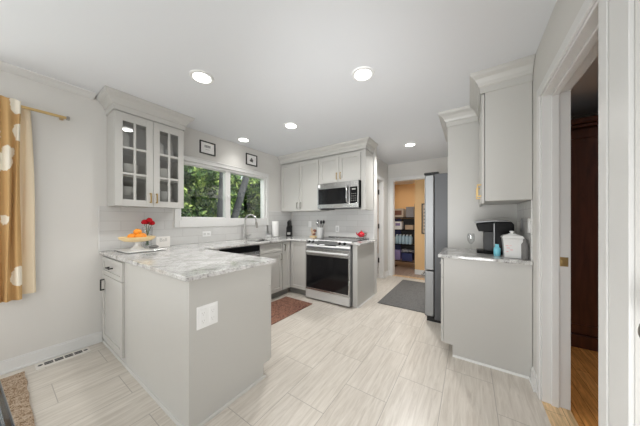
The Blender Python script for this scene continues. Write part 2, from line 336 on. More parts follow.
# trim
def base(name, face, p, a0, a1, h=.105, t=.015):
    m = MB().fb(face, p, a0, a1, 0, h-.012, 0, t).fb(face, p, a0, a1, h-.012, h, 0, t*.55).fb(face, p, a0, a1, 0, .018, t, t+.012)
    return struct(m.build(name, 'trim_white', bevel=.003))
base('baseboard_left', '-y', YW, -3.6, .62); base('baseboard_right', '+y', YR, 2.165, 2.325); base('baseboard_right_near', '+y', YR, -3.6, .19)
base('baseboard_hall_end', '-x', HX, 1.44, 1.5); base('baseboard_laundry', '-x', 5.4, .35, 1.03); base('baseboard_laundry_back', '-x', 7.3, 1.03, 2.6)
base('baseboard_hall', '-y', 1.5, 4.66, HX)
struct(MB().sweep([(0, ZC-.032), (.010, ZC-.032), (.03, ZC-.026), (.06, ZC-.014), (.10, ZC-.006), (.10, ZC), (0, ZC)], [(-3.6, YW), (.56, YW)]).build('trim_1', 'trim_white'))
struct(MB().box(DX0-.02, DX1+.02, ER, YR, -.004, .006).build('trim_2', 'threshold_oak', bevel=.002))
struct(MB().box(HX-.01, HX+.12, .74, 1.405, -.004, .005).build('trim_3', 'threshold_oak', bevel=.002))
# doorway on the right: casing, jamb, stop, strike plate
dr = MB()
def casing(mb, face, p, a0, a1, top, wd=.062, t=.012):
    mb.fb(face, p, a0-wd, a0, 0, top+wd, 0, t); mb.fb(face, p, a1, a1+wd, 0, top+wd, 0, t); mb.fb(face, p, a0, a1, top, top+wd, 0, t)
casing(dr, '+y', YR, DX0+.005, DX1-.005, DZ-.005)
dr.box(DX1-.02, DX1, ER, YR, 0, DZ).box(DX0, DX0+.02, ER, YR, 0, DZ).box(DX0+.02, DX1-.02, ER, YR, DZ-.02, DZ)
dr.box(DX1-.035, DX1-.02, ER+.055, ER+.09, 0, DZ-.02).box(DX0+.02, DX0+.035, ER+.055, ER+.09, 0, DZ-.02).box(DX0+.035, DX1-.035, ER+.055, ER+.09, DZ-.035, DZ-.02)
d1 = struct(dr.build('door_1', 'trim_white', bevel=.003, org=(1.7, YR, 0)))
MB().box(DX1-.0225, DX1-.0195, ER+.012, ER+.05, .93, .99).box(DX1-.024, DX1-.022, ER+.02, ER+.042, .947, .973).build('strike_plate', 'brass', d1, bevel=.001, label='brass strike plate')
# second door (closet), closed, with knob
dr = MB(); casing(dr, '+y', YR, .25, 1.065, 2.085, .115)
d2 = struct(dr.build('door_2', 'trim_white', bevel=.003, org=(.65, YR, 0)))
sl = MB().box(.253, 1.062, YR-.05, YR-.012, .01, 2.08)
for z0, z1 in ((.22, .78), (.92, 1.92)):
    for x0, x1 in ((.36, .60), (.72, .96)): sl.box(x0, x1, YR-.012, YR-.007, z0, z1)
sl.build('slab', 'trim_white', d2, bevel=.004)
MB().lathe((.89, YR-.012, .955), [(.032, 0), (.032, .006), (.012, .010), (.011, .03), (.022, .038), (.029, .05), (.027, .064), (.014, .07)], 20, 'y').build('knob', 'nickel', d2, smooth=50, label='dark metal door knob')
# hall side door, standing ajar into the side room
dr = MB(); casing(dr, '-y', 1.5, 3.87, 4.58, 2.05)
dr.box(3.85, 3.87, 1.5, 1.6, 0, 2.06).box(4.58, 4.60, 1.5, 1.6, 0, 2.06).box(3.87, 4.58, 1.5, 1.6, 2.04, 2.06)
d3 = struct(dr.build('door_3', 'trim_white', bevel=.003, org=(4.2, 1.5, 0)))
MB().box(4.515, 4.55, 1.6, 2.28, .01, 2.03).build('slab', 'trim_white', d3, bevel=.003)
for z in (.38, 1.1, 1.82):
    MB().lathe((4.557, 1.588, z-.05), [(.009, 0), (.009, .1)], 10).box(4.56, 4.579, 1.575, 1.6, z-.05, z+.05).build('hinge', 'iron', d3, label='black hinge')
dr = MB(); casing(dr, '-x', HX, .74, 1.405, 2.10, .06); dr.box(HX, HX+.12, 1.39, 1.405, 0, 2.10).box(HX, HX+.12, .74, .755, 0, 2.10).box(HX, HX+.12, .755, 1.39, 2.085, 2.10)
struct(dr.build('door_4', 'trim_white', bevel=.003))

# ---------------------------------------------------------------- windows
def window(name, x0, x1, z0, z1, mull, cw, cb=.10, ct=.065):
    m = MB()
    m.fb('-y', YW, x0-cw, x0, z0-cb, z1+ct, 0, .018).fb('-y', YW, x1, x1+cw, z0-cb, z1+ct, 0, .018).fb('-y', YW, x0, x1, z1, z1+ct, 0, .018).fb('-y', YW, x0, x1, z0-cb, z0, 0, .018)
    m.fb('-y', YW, x0-cw, x1+cw, z1+ct-.014, z1+ct, .018, .026)
    o = struct(m.build(name, 'trim_white', bevel=.003, org=((x0+x1)/2, YW, z0)))
    fr = MB(); y0, y1 = YW+.005, YW+.11; t = .036
    fr.box(x0, x0+t, y0, y1, z0, z1).box(x1-t, x1, y0, y1, z0, z1).box(x0+t, x1-t, y0, y1, z0, z0+t).box(x0+t, x1-t, y0, y1, z1-t, z1)
    fr.box(mull-.042, mull+.042, y0+.01, y1-.02, z0+t, z1-t)
    fr.box(x0+t, mull-.042, y0+.035, y0+.05, z0+t, z0+t+.012).box(x0+t, mull-.042, y0+.035, y0+.05, z1-t-.012, z1-t)
    fr.build('window_frame', 'trim_white', o, bevel=.003)
    MB().box(x0+t, mull-.042, y0+.05, y0+.055, z0+t, z1-t).build('pane', 'window_glass', o)
    MB().box(mull+.042, x1-t, y0+.05, y0+.055, z0+t, z1-t).build('pane', 'window_glass', o)
    MB().box(mull-.018, mull+.018, y0-.004, y0+.01, (z0+z1)/2-.04, (z0+z1)/2).build('latch', 'white_plastic', o, bevel=.003)
    return o
window('window_1', WX0, WX1, WZ0, WZ1, 2.05, .050, .09)
window('window_2', CX0, CX1, CZ0, CZ1, -.6, .07)

# ---------------------------------------------------------------- outdoors behind the window
struct(MB().box(-12, 22, 3.3, 26, -.9, -.5).build('floor_garden', 'lawn'))
def tree(cx, cy, r, h, zc, n, trunk, label, leaf=.10, cat='tree', name='leafy_tree'):
    t = thing(name, label, cat, (cx, cy, -.5))
    if trunk:
        pts, rr = trunk; MB().tube(pts, rr, 12).build('trunk', 'bark', t, smooth=True)
    m = MB(); rnd = random.Random(int(cx*100+cy*7)); bm = m.bm
    blobs = [(cx+rnd.uniform(-.7, .7)*r, cy+rnd.uniform(-.5, .5)*r*.6, zc+rnd.uniform(-.85, .85)*h, rnd.uniform(.22, .42)*r) for _ in range(26)]
    for _ in range(n):
        bx, by, bz, br_ = rnd.choice(blobs)
        u = Vector((rnd.gauss(0, 1), rnd.gauss(0, 1), rnd.gauss(0, 1))).normalized()*br_*rnd.uniform(.6, 1.08)
        p = Vector((bx, by, bz))+u; a = Vector((rnd.gauss(0, 1), rnd.gauss(0, 1), rnd.gauss(0, 1))).normalized(); q = a.cross(Vector((rnd.gauss(0, 1), rnd.gauss(0, 1), rnd.gauss(0, 1)))).normalized()
        s1 = leaf*rnd.uniform(.6, 1.3)
        bm.faces.new([bm.verts.new(p+a*s1), bm.verts.new(p+q*s1*.45), bm.verts.new(p-a*s1*.8), bm.verts.new(p-q*s1*.45)])
    m.build('foliage', 'leaf', t)
tree(4.4, 8.4, 1.8, 2.1, 1.6, 9000, ([(3.70, 6.0, -.5), (3.72, 6.0, 1.2), (3.80, 6.0, 2.6), (4.0, 6.6, 4)], [.15, .12, .11, .10]), 'tree with grey trunk seen through left sash of sink window')
tree(8.6, 8.6, 1.9, 2.1, 1.7, 9000, ([(3.95, 6.1, -.5), (4.20, 6.05, 1.3), (4.60, 6.0, 2.6), (5.4, 6.6, 4)], [.14, .11, .10, .10]), 'tree with leaning grey trunk seen through right sash of sink window')
tree(1.9, 9.7, 2.0, 2.2, 1.4, 9000, None, 'bright green bush outside at the left edge of sink window', .11, 'bush', 'leafy_bush')
tree(6.6, 12.6, 3.0, 2.8, 1.8, 9000, None, 'dense green bush behind the two trees outside', .30, 'bush', 'leafy_bush')
tree(12.5, 12.2, 3.0, 2.8, 1.8, 8000, None, 'dense green bush outside at the right edge of sink window', .28, 'bush', 'leafy_bush')
tree(1.6, 14, 3.0, 2.9, 1.8, 8000, None, 'dark green bush farthest outside beyond the left sash', .30, 'bush', 'leafy_bush')
tree(-1.5, 8, 2.4, 2.2, 1.6, 4000, None, 'green bush outside the curtained window', .15, 'bush', 'leafy_bush')

tree(8.3, 10.5, 2.0, 2.2, 1.2, 8000, None, 'low green bush outside between the leaning trunk and the right window edge', .2, 'bush', 'leafy_bush')
tree(5.8, 9.6, 1.5, 1.6, .9, 7000, None, 'low green bush just behind the leaning trunk outside', .16, 'bush', 'leafy_bush')

# ---------------------------------------------------------------- cabinets
def shaker(parent, face, p, a0, a1, z0, z1, t=.02, fr=.055, name='door', m='cabinet_paint'):
    mb = MB().fb(face, p, a0, a0+fr, z0, z1, 0, t).fb(face, p, a1-fr, a1, z0, z1, 0, t).fb(face, p, a0+fr, a1-fr, z0, z0+fr, 0, t).fb(face, p, a0+fr, a1-fr, z1-fr, z1, 0, t)
    mb.fb(face, p, a0+fr-.002, a1-fr+.002, z0+fr-.002, z1-fr+.002, 0, t*.45)
    o = mb.build(name, m, parent, bevel=.0015); return o
def pull(door, face, p, a, z, L=.10, vert=True, m='nickel', out=.032, t=.006):
    mb = MB()
    if vert:
        mb.fb(face, p, a-t, a+t, z-L/2, z+L/2, out-.01, out)
        for s in (-1, 1): zz = z+s*(L/2-t); mb.fb(face, p, a-t, a+t, zz-t, zz+t, 0, out-.01)
    else:
        mb.fb(face, p, a-L/2, a+L/2, z-t, z+t, out-.01, out)
        for s in (-1, 1): aa = a+s*(L/2-t); mb.fb(face, p, aa-t, aa+t, z-t, z+t, 0, out-.01)
    return mb.build('handle', m, door, bevel=.002)
CROWN = [(0, 2.305), (.010, 2.305), (.012, 2.355), (.022, 2.362), (.030, 2.385), (.050, 2.415), (.074, 2.434), (.080, 2.442), (.085, 2.463), (0, 2.463)]

# glass-front wall cabinet left of the window
gx0, gx1, gy, gz0, gz1 = .656, 1.283, 2.86, 1.372, 2.31
g = thing('glass_front_cabinet', 'pale grey wall cabinet with two glazed doors left of the window', 'cabinet', ((gx0+gx1)/2, 2.93, gz0))
yb = YW-.002
MB().box(gx0, gx0+.018, gy, yb, gz0, gz1).box(gx1-.018, gx1, gy, yb, gz0, gz1).box(gx0+.018, gx1-.018, gy, yb, gz0, gz0+.02).box(gx0+.018, gx1-.018, gy, yb, 2.26, gz1).box(gx0, gx1, gy, yb, gz1, 2.32).build('body', 'cabinet_paint', g, bevel=.001)
MB().box(gx0+.018, gx1-.018, yb-.01, yb-.001, gz0+.02, 2.26).build('back_panel', 'cabinet_inside', g)
SH = [gz0+.02, 1.685, 1.965]
for z in SH[1:]: MB().box(gx0+.018, gx1-.018, gy+.004, yb-.01, z-.016, z).build('shelf', 'cabinet_inside', g)
MB().sweep(CROWN, [(gx0, YW-.004), (gx0, gy-.02), (gx1, gy-.02), (gx1, YW-.004)], 1).build('crown_moulding', 'cabinet_paint', g)
mid = .972
for a0, a1, hs_ in ((gx0+.002, mid-.0015, mid-.028), (mid+.0015, gx1-.002, mid+.028)):
    fr = .06; zz0, zz1 = gz0+.002, 2.30; mb = MB()
    mb.fb('-y', gy, a0, a0+fr, zz0, zz1, 0, .02).fb('-y', gy, a1-fr, a1, zz0, zz1, 0, .02).fb('-y', gy, a0+fr, a1-fr, zz0, zz0+.065, 0, .02).fb('-y', gy, a0+fr, a1-fr, zz1-.08, zz1, 0, .02)
    am = (a0+a1)/2; mb.fb('-y', gy, am-.011, am+.011, zz0+.065, zz1-.08, .004, .018)
    hh = (zz1-.08-zz0-.065)/3
    for k in (1, 2):
        zc = zz0+.065+hh*k; mb.fb('-y', gy, a0+fr, am-.011, zc-.011, zc+.011, .004, .018).fb('-y', gy, am+.011, a1-fr, zc-.011, zc+.011, .004, .018)
    d = mb.build('door', 'cabinet_paint', g, bevel=.0015)
    MB().fb('-y', gy, a0+fr-.004, a1-fr+.004, zz0+.06, zz1-.075, .0, .003).build('glass_pane', 'cabinet_glass', d)
    pull(d, '-y', gy-.02, hs_, gz0+.095, .105, True, 'brass')
# crockery inside: each piece a thing
def plates(x, y, z, n, r, lab, mname='dish_grey'):
    o0 = None
    for k in range(n):
        if o0 is None: o0 = MB().lathe((x, y, z), [(r*.55, 0), (r*.6, .004), (r, .016), (r, .02), (r*.58, .009), (r*.1, .007)], 20).build('plate', mname, smooth=50); o = o0
        else: o = o0.copy(); C.objects.link(o); o.location.z += k*.0125
        tag(o, lab, 'plate', 'plates '+lab.split(' plate ')[1])
def bowl(x, y, z, n, r, h, lab):
    o0 = None
    for k in range(n):
        if o0 is None: o0 = MB().lathe((x, y, z), [(r*.45, 0), (r*.5, .005), (r*.85, h*.5), (r, h), (r*.96, h), (r*.8, h*.5), (r*.4, .01)], 20).build('bowl', 'porcelain', smooth=50); o = o0
        else: o = o0.copy(); C.objects.link(o); o.location.z += k*.026
        tag(o, lab, 'bowl', 'bowls '+lab.split(' bowl ')[1])
e = .001
plates(.775, 2.971, SH[0]+e, 7, .098, 'white plate stacked behind left glass door, bottom shelf')
bowl(.775, 2.971, SH[0]+e+.096, 2, .085, .06, 'white bowl set on the plates behind left glass door, bottom shelf')
plates(1.13, 2.971, SH[0]+e, 6, .099, 'white plate stacked behind right glass door, bottom shelf')
bowl(1.13, 2.971, SH[0]+e+.084, 2, .075, .06, 'white bowl set on the plates behind right glass door, bottom shelf')
bowl(.785, 2.971, SH[1]+e, 3, .10, .07, 'white bowl stacked behind left glass door, middle shelf')
bowl(1.10, 2.971, SH[1]+e, 3, .099, .08, 'white bowl stacked behind right glass door, middle shelf')
for x, r, h, l in ((.75, .055, .17, 'tall white jar behind left glass door on the top shelf'), (1.06, .06, .15, 'white jar behind right glass door on the top shelf'), (1.175, .045, .10, 'small white jar at right end of the top shelf behind glass')):
    tag(MB().lathe((x, 2.971, SH[2]+e), [(r*.8, 0), (r, .01), (r, h*.85), (r*.7, h*.95), (r*.75, h), (r*.6, h)], 20).build('jar', 'porcelain', smooth=50), l, 'jar')

# peninsula cabinet
px0, px1, py = .630, 1.25, 1.335
pc = thing('peninsula_cabinet', 'pale grey peninsula cabinet with flat back panels under the granite', 'cabinet', (.95, 2.0, 0))
MB().box(px0, px0+.018, py+.018, 2.40, 0, .884).build('back_panel', 'cabinet_paint', pc, bevel=.001)
mb = MB(); z1 = .884                                         # end panel with toe-kick notch
mb.prism([(px0, 0), (1.185, 0), (1.185, .105), (px1, .105), (px1, z1), (px0, z1)], -.009, .009)
mb.bm.transform(Matrix.Translation((0, py+.009, 0)) @ Matrix.Rotation(PI/2, 4, 'X')); mb.build('end_panel', 'cabinet_paint', pc, bevel=.001)
MB().box(px0+.018, px1, py+.018, 2.40, .105, .884).box(px0+.018, 1.185, py+.018, 2.40, 0, .105).build('body', 'cabinet_paint', pc)
for k in range(3):
    a0 = py+.004+k*.354; d = shaker(pc, '+x', px1, a0, a0+.348, .11, .70); pull(d, '+x', px1+.02, a0+.05, .62)
    d = shaker(pc, '+x', px1, a0, a0+.348, .705, .875, fr=.035, name='drawer'); pull(d, '+x', px1+.02, a0+.181, .79, vert=False)
mb = MB().sweep([(0, 0), (.014, 0), (.012, .008), (.007, .013), (0, .015)], [(1.20, py), (px0, py), (px0, 2.40)], -1)
mb.build('shoe_moulding', 'cabinet_paint', pc)
for dx, dz in ((0, 0),):
    ol = thing('wall_outlet', 'white double outlet plate on the end panel of the peninsula', 'outlet', (.738, py, .645))
    MB().fb('-y', py, .672, .803, .580, .715, 0, .006).build('cover_plate', 'white_plastic', ol, bevel=.002)
    for a in (.708, .767):
        rc = MB().fb('-y', py-.006, a-.019, a+.019, .60, .695, 0, .003).build('socket', 'white_plastic', ol, bevel=.002)
        for zc in (.625, .672):
            for s in (-.007, .007): MB().fb('-y', py-.009, a+s-.001, a+s+.001, zc-.004, zc+.004, 0, .0006).build('slot', 'ink_light', rc)
            MB().fb('-y', py-.009, a-.002, a+.002, zc-.014, zc-.010, 0, .0006).build('slot', 'ink_light', rc)
# end cabinet of the peninsula facing the curtain side
bc = thing('drawer_base_cabinet', 'grey base cabinet with one drawer and one door against the window wall', 'cabinet', (.95, 2.75, 0))
MB().box(px0, px1, 2.402, 3.085, 0, .884).build('body', 'cabinet_paint', bc, bevel=.001)
MB().sweep([(0, 0), (.014, 0), (.012, .008), (.007, .013), (0, .015)], [(px0, 2.403), (px0, 3.08)], -1).build('shoe_moulding', 'cabinet_paint', bc)
d = shaker(bc, '-x', px0, 2.44, 3.04, .055, .695); pull(d, '-x', px0-.02, 2.965, .60, .11, m='iron')
d = shaker(bc, '-x', px0, 2.44, 3.04, .70, .868, fr=.04, name='drawer'); pull(d, '-x', px0-.02, 2.74, .79, .11, False, m='iron')

# sink run (fronts face the camera)
FY = 2.50
def base_body(t, x0, x1, y0=FY, hollow=False):
    mb = MB()
    if hollow:
        mb.box(x0, x0+.018, y0, 3.085, .10, .884).box(x1-.018, x1, y0, 3.085, .10, .884).box(x0+.018, x1-.018, y0, 3.085, .10, .12).box(x0+.018, x1-.018, y0, y0+.018, .12, .884)
    else: mb.box(x0, x1, y0, 3.085, .10, .884)
    mb.build('body', 'cabinet_paint', t)
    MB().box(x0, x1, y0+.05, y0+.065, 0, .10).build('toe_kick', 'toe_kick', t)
filler = thing('corner_base_cabinet', 'grey corner base cabinet hidden behind peninsula at its inner corner', 'cabinet', (1.38, 2.8, 0)); base_body(filler, 1.275, 1.525)
dwt = thing('dishwasher', 'dark steel dishwasher under the counter between peninsula and sink', 'dishwasher', (1.79, 2.75, 0))
MB().box(1.53, 2.133, FY, 3.08, .10, .875).build('body', 'steel_dark', dwt)
dd = MB().box(1.532, 2.131, FY-.025, FY, .11, .79).build('door', 'steel', dwt, bevel=.003)
MB().box(1.532, 2.131, FY-.02, FY, .795, .87).build('control_strip', 'black_plastic', dwt, bevel=.003)
MB().tube([(1.57, FY-.055, .745), (2.09, FY-.055, .745)], .009).box(1.59, 1.602, FY-.055, FY-.025, .739, .751).box(2.06, 2.072, FY-.055, FY-.025, .739, .751).build('handle', 'steel', dd)
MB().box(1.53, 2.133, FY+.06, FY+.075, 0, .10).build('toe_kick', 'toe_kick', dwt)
sc = thing('sink_base_cabinet', 'grey sink base cabinet with false drawer front below the faucet', 'cabinet', (2.33, 2.75, 0)); base_body(sc, 2.137, 2.595, hollow=True)
shaker(sc, '-y', FY, 2.141, 2.591, .735, .875, fr=.035, name='false_drawer_front')
d = shaker(sc, '-y', FY, 2.141, 2.591, .11, .728); pull(d, '-y', FY-.02, 2.56, .65)
nc = thing('narrow_base_cabinet', 'narrow grey base cabinet with one tall door right of the sink cabinet', 'cabinet', (2.66, 2.75, 0)); base_body(nc, 2.599, 2.80)
d = shaker(nc, '-y', FY, 2.603, 2.775, .11, .875, fr=.045); pull(d, '-y', FY-.02, 2.635, .79)
# range-side base cabinet (faces -X)
FX = 2.81
rc = thing('corner_door_cabinet', 'grey base cabinet with one door between the corner and the range', 'cabinet', (3.2, 2.3, 0))
MB().box(FX, XR-.002, 2.150, 3.085, .10, .884).build('body', 'cabinet_paint', rc)
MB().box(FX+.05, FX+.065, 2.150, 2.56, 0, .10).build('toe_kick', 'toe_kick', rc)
shaker(rc, '-x', FX, 2.165, 2.470, .11, .875, fr=.05)
# panel right of the range
ep = thing('base_end_panel', 'narrow grey end panel of the cabinets right of the range', 'cabinet', (3.17, 1.33, 0))
MB().box(2.845, XR-.002, 1.293, 1.366, 0, .884).build('panel', 'cabinet_paint', ep, bevel=.002)
MB().sweep([(0, 0), (.012, 0), (.006, .012), (0, .014)], [(XR-.002, 1.293), (2.845, 1.293)], -1).build('shoe_moulding', 'trim_white', ep)

# worktops
wt = MB().prism([(.600, 1.302), (1.297, 1.302), (1.297, 2.455), (2.765, 2.455), (2.765, 2.144), (XR-.003, 2.144), (XR-.003, YW-.003), (.600, YW-.003)], .885, .915,
                holes=[[(2.17, 2.56), (2.56, 2.56), (2.56, 2.92), (2.17, 2.92)]]).build('granite_worktop', 'granite', bevel=.006, seg=3)
tag(wt, 'long polished granite worktop running over peninsula, sink and corner', 'worktop')
wt2 = MB().box(2.79, XR-.003, 1.235, 1.368, .885, .915).build('granite_worktop', 'granite', bevel=.006, seg=3)
tag(wt2, 'short narrow granite worktop piece right of the range', 'worktop')
# backsplash tile (part of the room)
bs = MB()
bs.box(.60, 1.262, YW-.010, YW, .916, 1.375).box(1.262, 2.86, YW-.010, YW, .916, 1.134).box(2.83, XR, YW-.010, YW, .916, 1.392)
struct(bs.build('trim_4', 'tile_x')); struct(MB().box(XR-.010, XR, 1.30, YW-.010, .916, 1.40).build('trim_5', 'tile_y'))
struct(MB().box(2.88, 3.195, YW-.014, YW, 1.392, 1.404).build('trim_8', 'trim_white')); struct(MB().box(XR-.013, XR, 1.291, 1.30, .916, 1.40).box(.592, .60, YW-.013, YW, .916, 1.372).build('trim_6', 'trim_white'))
# sink bowl and faucet
sk = MB().box(2.158, 2.169, 2.549, 2.931, .70, .884).box(2.561, 2.572, 2.549, 2.931, .70, .884).box(2.169, 2.561, 2.549, 2.559, .70, .884).box(2.169, 2.561, 2.921, 2.931, .70, .884).box(2.169, 2.561, 2.559, 2.921, .70, .71)
tag(sk.build('sink', 'steel', bevel=.002), 'stainless steel sink bowl set under the granite below the window', 'sink')
fx, fy = 2.275, 2.995
ft = thing('faucet', 'tall chrome gooseneck faucet behind the sink under the window', 'faucet', (fx, fy, .916))
MB().lathe((fx, fy, .916), [(.028, 0), (.028, .008), (.02, .012), (.019, .10), (.014, .105)], 20).build('base', 'chrome', ft, smooth=40)
ux, uy = .42, -.907
pts = [(fx, fy, 1.015), (fx, fy, 1.21)]+[(fx+ux*(.095-.095*math.cos(a)), fy+uy*(.095-.095*math.cos(a)), 1.21+.105*math.sin(a)) for a in [PI*k/14 for k in range(1, 14)]]+[(fx+ux*.19, fy+uy*.19, 1.20)]
MB().tube(pts, .0125, 14).build('spout', 'chrome', ft, smooth=50)
MB().tube([(fx+ux*.19, fy+uy*.19, 1.20), (fx+ux*.195, fy+uy*.195, 1.17), (fx+ux*.205, fy+uy*.205, 1.105)], [.014, .019, .016], 14).build('spray_head', 'nickel', ft, smooth=50)
MB().tube([(fx+.015, fy, .975), (fx+.06, fy-.02, .985), (fx+.10, fy-.03, .995)], [.009, .007, .006], 10).build('lever', 'chrome', ft, smooth=50)

# wall cabinets over the range
UX = 3.20
wc = thing('double_door_upper_cabinet', 'pale grey two-door wall cabinet between window corner and microwave', 'cabinet', (3.35, 2.63, 1.395))
MB().box(UX, XR-.002, 2.165, YW-.004, 1.395, 2.32).build('body', 'cabinet_paint', wc, bevel=.001)
for a0, a1, h in ((2.618, 3.075, 2.655), (2.19, 2.612, 2.575)):
    d = shaker(wc, '-x', UX, a0, a1, 1.402, 2.29, fr=.058); pull(d, '-x', UX-.02, h, 1.50, .11)
mc = thing('short_upper_cabinet', 'short two-door grey wall cabinet directly above the microwave', 'cabinet', (3.35, 1.77, 1.85))
MB().box(UX, XR-.002, 1.386, 2.161, 1.85, 2.32).build('body', 'cabinet_paint', mc, bevel=.001)
for a0, a1, h in ((1.777, 2.155, 1.81), (1.392, 1.772, 1.74)):
    d = shaker(mc, '-x', UX, a0, a1, 1.856, 2.29, fr=.058); pull(d, '-x', UX-.02, h, 1.955, .11, m='brass')
me_ = thing('upper_cabinet_end_panel', 'narrow full-height grey wall cabinet end right of the microwave', 'cabinet', (3.35, 1.34, 1.39))
MB().box(UX-.018, XR-.002, 1.31, 1.382, 1.39, 2.32).build('panel', 'cabinet_paint', me_, bevel=.002)
cr = MB().sweep([(o+.001 if o else 0, z+.016) if z < 2.4 else (o, z) for o, z in CROWN], [(UX-.02, YW-.004), (UX-.02, 1.308), (XR-.002, 1.308)], 1)
cr.bm.verts.ensure_lookup_table()
tag(cr.build('crown_moulding', 'cabinet_paint'), 'stepped grey crown moulding running along the tops of the wall cabinets over the range', 'moulding')
# microwave
MX = 3.10; mw = thing('microwave', 'stainless over-the-range microwave with black glass door', 'microwave', (3.3, 1.77, 1.42))
MB().box(MX+.03, XR-.012, 1.390, 2.155, 1.425, 1.846).build('body', 'black_plastic', mw, bevel=.003)
d = MB().fb('-x', MX+.03, 1.535, 2.150, 1.425, 1.49, 0, .03).fb('-x', MX+.03, 1.535, 2.150, 1.745, 1.84, 0, .03).fb('-x', MX+.03, 2.13, 2.150, 1.49, 1.745, 0, .03).fb('-x', MX+.03, 1.535, 1.575, 1.49, 1.745, 0, .03).build('door', 'steel', mw, bevel=.003)
MB().fb('-x', MX+.03, 1.575, 2.13, 1.49, 1.745, .005, .027).build('window', 'black_glass', d)
MB().tube([(MX-.002, 1.575, 1.50), (MX-.034, 1.575, 1.53), (MX-.042, 1.575, 1.62), (MX-.034, 1.575, 1.74), (MX-.002, 1.575, 1.78)], .011, 12).build('handle', 'steel', d, smooth=50)
cp = MB().fb('-x', MX+.03, 1.395, 1.531, 1.425, 1.49, 0, .03).fb('-x', MX+.03, 1.395, 1.531, 1.745, 1.84, 0, .03).fb('-x', MX+.03, 1.395, 1.408, 1.49, 1.745, 0, .03).build('control_frame', 'steel', mw, bevel=.002)
kp = MB().fb('-x', MX+.03, 1.408, 1.531, 1.49, 1.745, .005, .028).build('keypad', 'black_plastic', cp)
MB().fb('-x', MX+.002, 1.44, 1.50, 1.70, 1.72, 0, .001).build('clock_display', 'ink_light', kp)
for r_ in range(4):
    for c_ in range(3): MB().fb('-x', MX+.002, 1.43+c_*.033, 1.442+c_*.033, 1.53+r_*.035, 1.537+r_*.035, 0, .001).build('key', 'ink_light', kp)
MB().box(MX+.05, MX+.25, 1.95, 2.10, 1.408, 1.425).build('vent_cover', 'iron', mw, bevel=.003)
tag(MB().fb('-x', MX, 2.09, 2.135, 1.775, 1.825, 0, .001).build('sticker', 'label_white'), 'white paper sticker on the top left corner of the microwave door', 'sticker')

# range
R0, R1 = 1.372, 2.140; rg = thing('range', 'freestanding stainless electric range with black glass oven door', 'range', (3.15, 1.75, 0))
MB().box(2.790, XR-.015, R0, R1, .02, .905).build('body', 'steel_dark', rg)
MB().box(2.840, XR-.015, R0, R1, .905, .922).build('cooktop', 'black_glass', rg, bevel=.003)
MB().box(3.44, XR-.015, R0+.001, R1-.001, .922, .938).build('rear_trim', 'steel', rg, bevel=.003)
od = MB()
for a0, a1, z0, z1 in ((R0+.004, R1-.004, .155, .185), (R0+.004, R1-.004, .69, .80), (R0+.004, R0+.02, .185, .69), (R1-.02, R1-.004, .185, .69)): od.fb('-x', 2.790, a0, a1, z0, z1, 0, .032)
od = od.build('oven_door', 'steel', rg, bevel=.003)
MB().fb('-x', 2.790, R0+.02, R1-.02, .185, .69, .008, .031).build('oven_glass', 'black_glass', od)
MB().tube([(2.747, R0+.03, .742), (2.747, R1-.03, .742)], .014, 12).box(2.747, 2.795, R0+.04, R0+.06, .732, .752).box(2.747, 2.795, R1-.06, R1-.04, .732, .752).build('handle', 'steel_light', od, bevel=.002)
MB().fb('-x', 2.790, R0+.004, R1-.004, .025, .15, 0, .030).build('drawer', 'steel_light', rg, bevel=.003)
A, B_ = 2.777, 2.840
cpn = MB().hexa([(2.790, R0, .815), (2.840, R0, .815), (2.840, R1, .815), (2.790, R1, .815)], [(B_-.01, R0, .924), (B_+.004, R0, .924), (B_+.004, R1, .924), (B_-.01, R1, .924)])
for v in cpn.bm.verts:
    if abs(v.co.x-2.790) < 1e-4: v.co.x = 2.771; v.co.z = .826
cpn = cpn.build('control_panel', 'steel_light', rg, bevel=.004)
nrm = Vector((-.098, 0, .059)).normalized(); upv = Vector((.059, 0, .098)).normalized()
def on_panel(y, h, out): p = Vector((2.771, 0, .826))+upv*h+nrm*out; return Vector((p.x, y, p.z))
for y in (2.075, 2.005, 1.535, 1.455):
    c = on_panel(y, .060, .0); MB().tube([c, c+nrm*.006], .030, 20).tube([c+nrm*.006, c+nrm*.028], [.025, .023], 20).build('knob', 'steel', cpn, smooth=40)
    c2 = c+nrm*.029; MB().tube([c2-nrm*.001, c2+nrm*.004], .0225, 16).build('knob_cap', 'black_plastic', cpn, smooth=40)
q = [on_panel(1.94, .025, .001), on_panel(1.60, .025, .001), on_panel(1.60, .10, .001), on_panel(1.94, .10, .001)]
MB().hexa(q, [p+nrm*.001 for p in q]).build('display', 'black_glass', cpn)
q = [on_panel(1.90, .03, .0025), on_panel(1.80, .03, .0025), on_panel(1.805, .075, .0025), on_panel(1.85, .09, .0025)]
MB().hexa(q, [p+nrm*.0006 for p in q]).build('paper_tag', 'label_white', cpn, label='white paper tag on the display')
MB().box(2.885, 2.955, R0+.03, R1-.03, 0, .02).box(3.42, 3.47, R0+.03, R1-.03, 0, .02).build('feet', 'iron', rg)

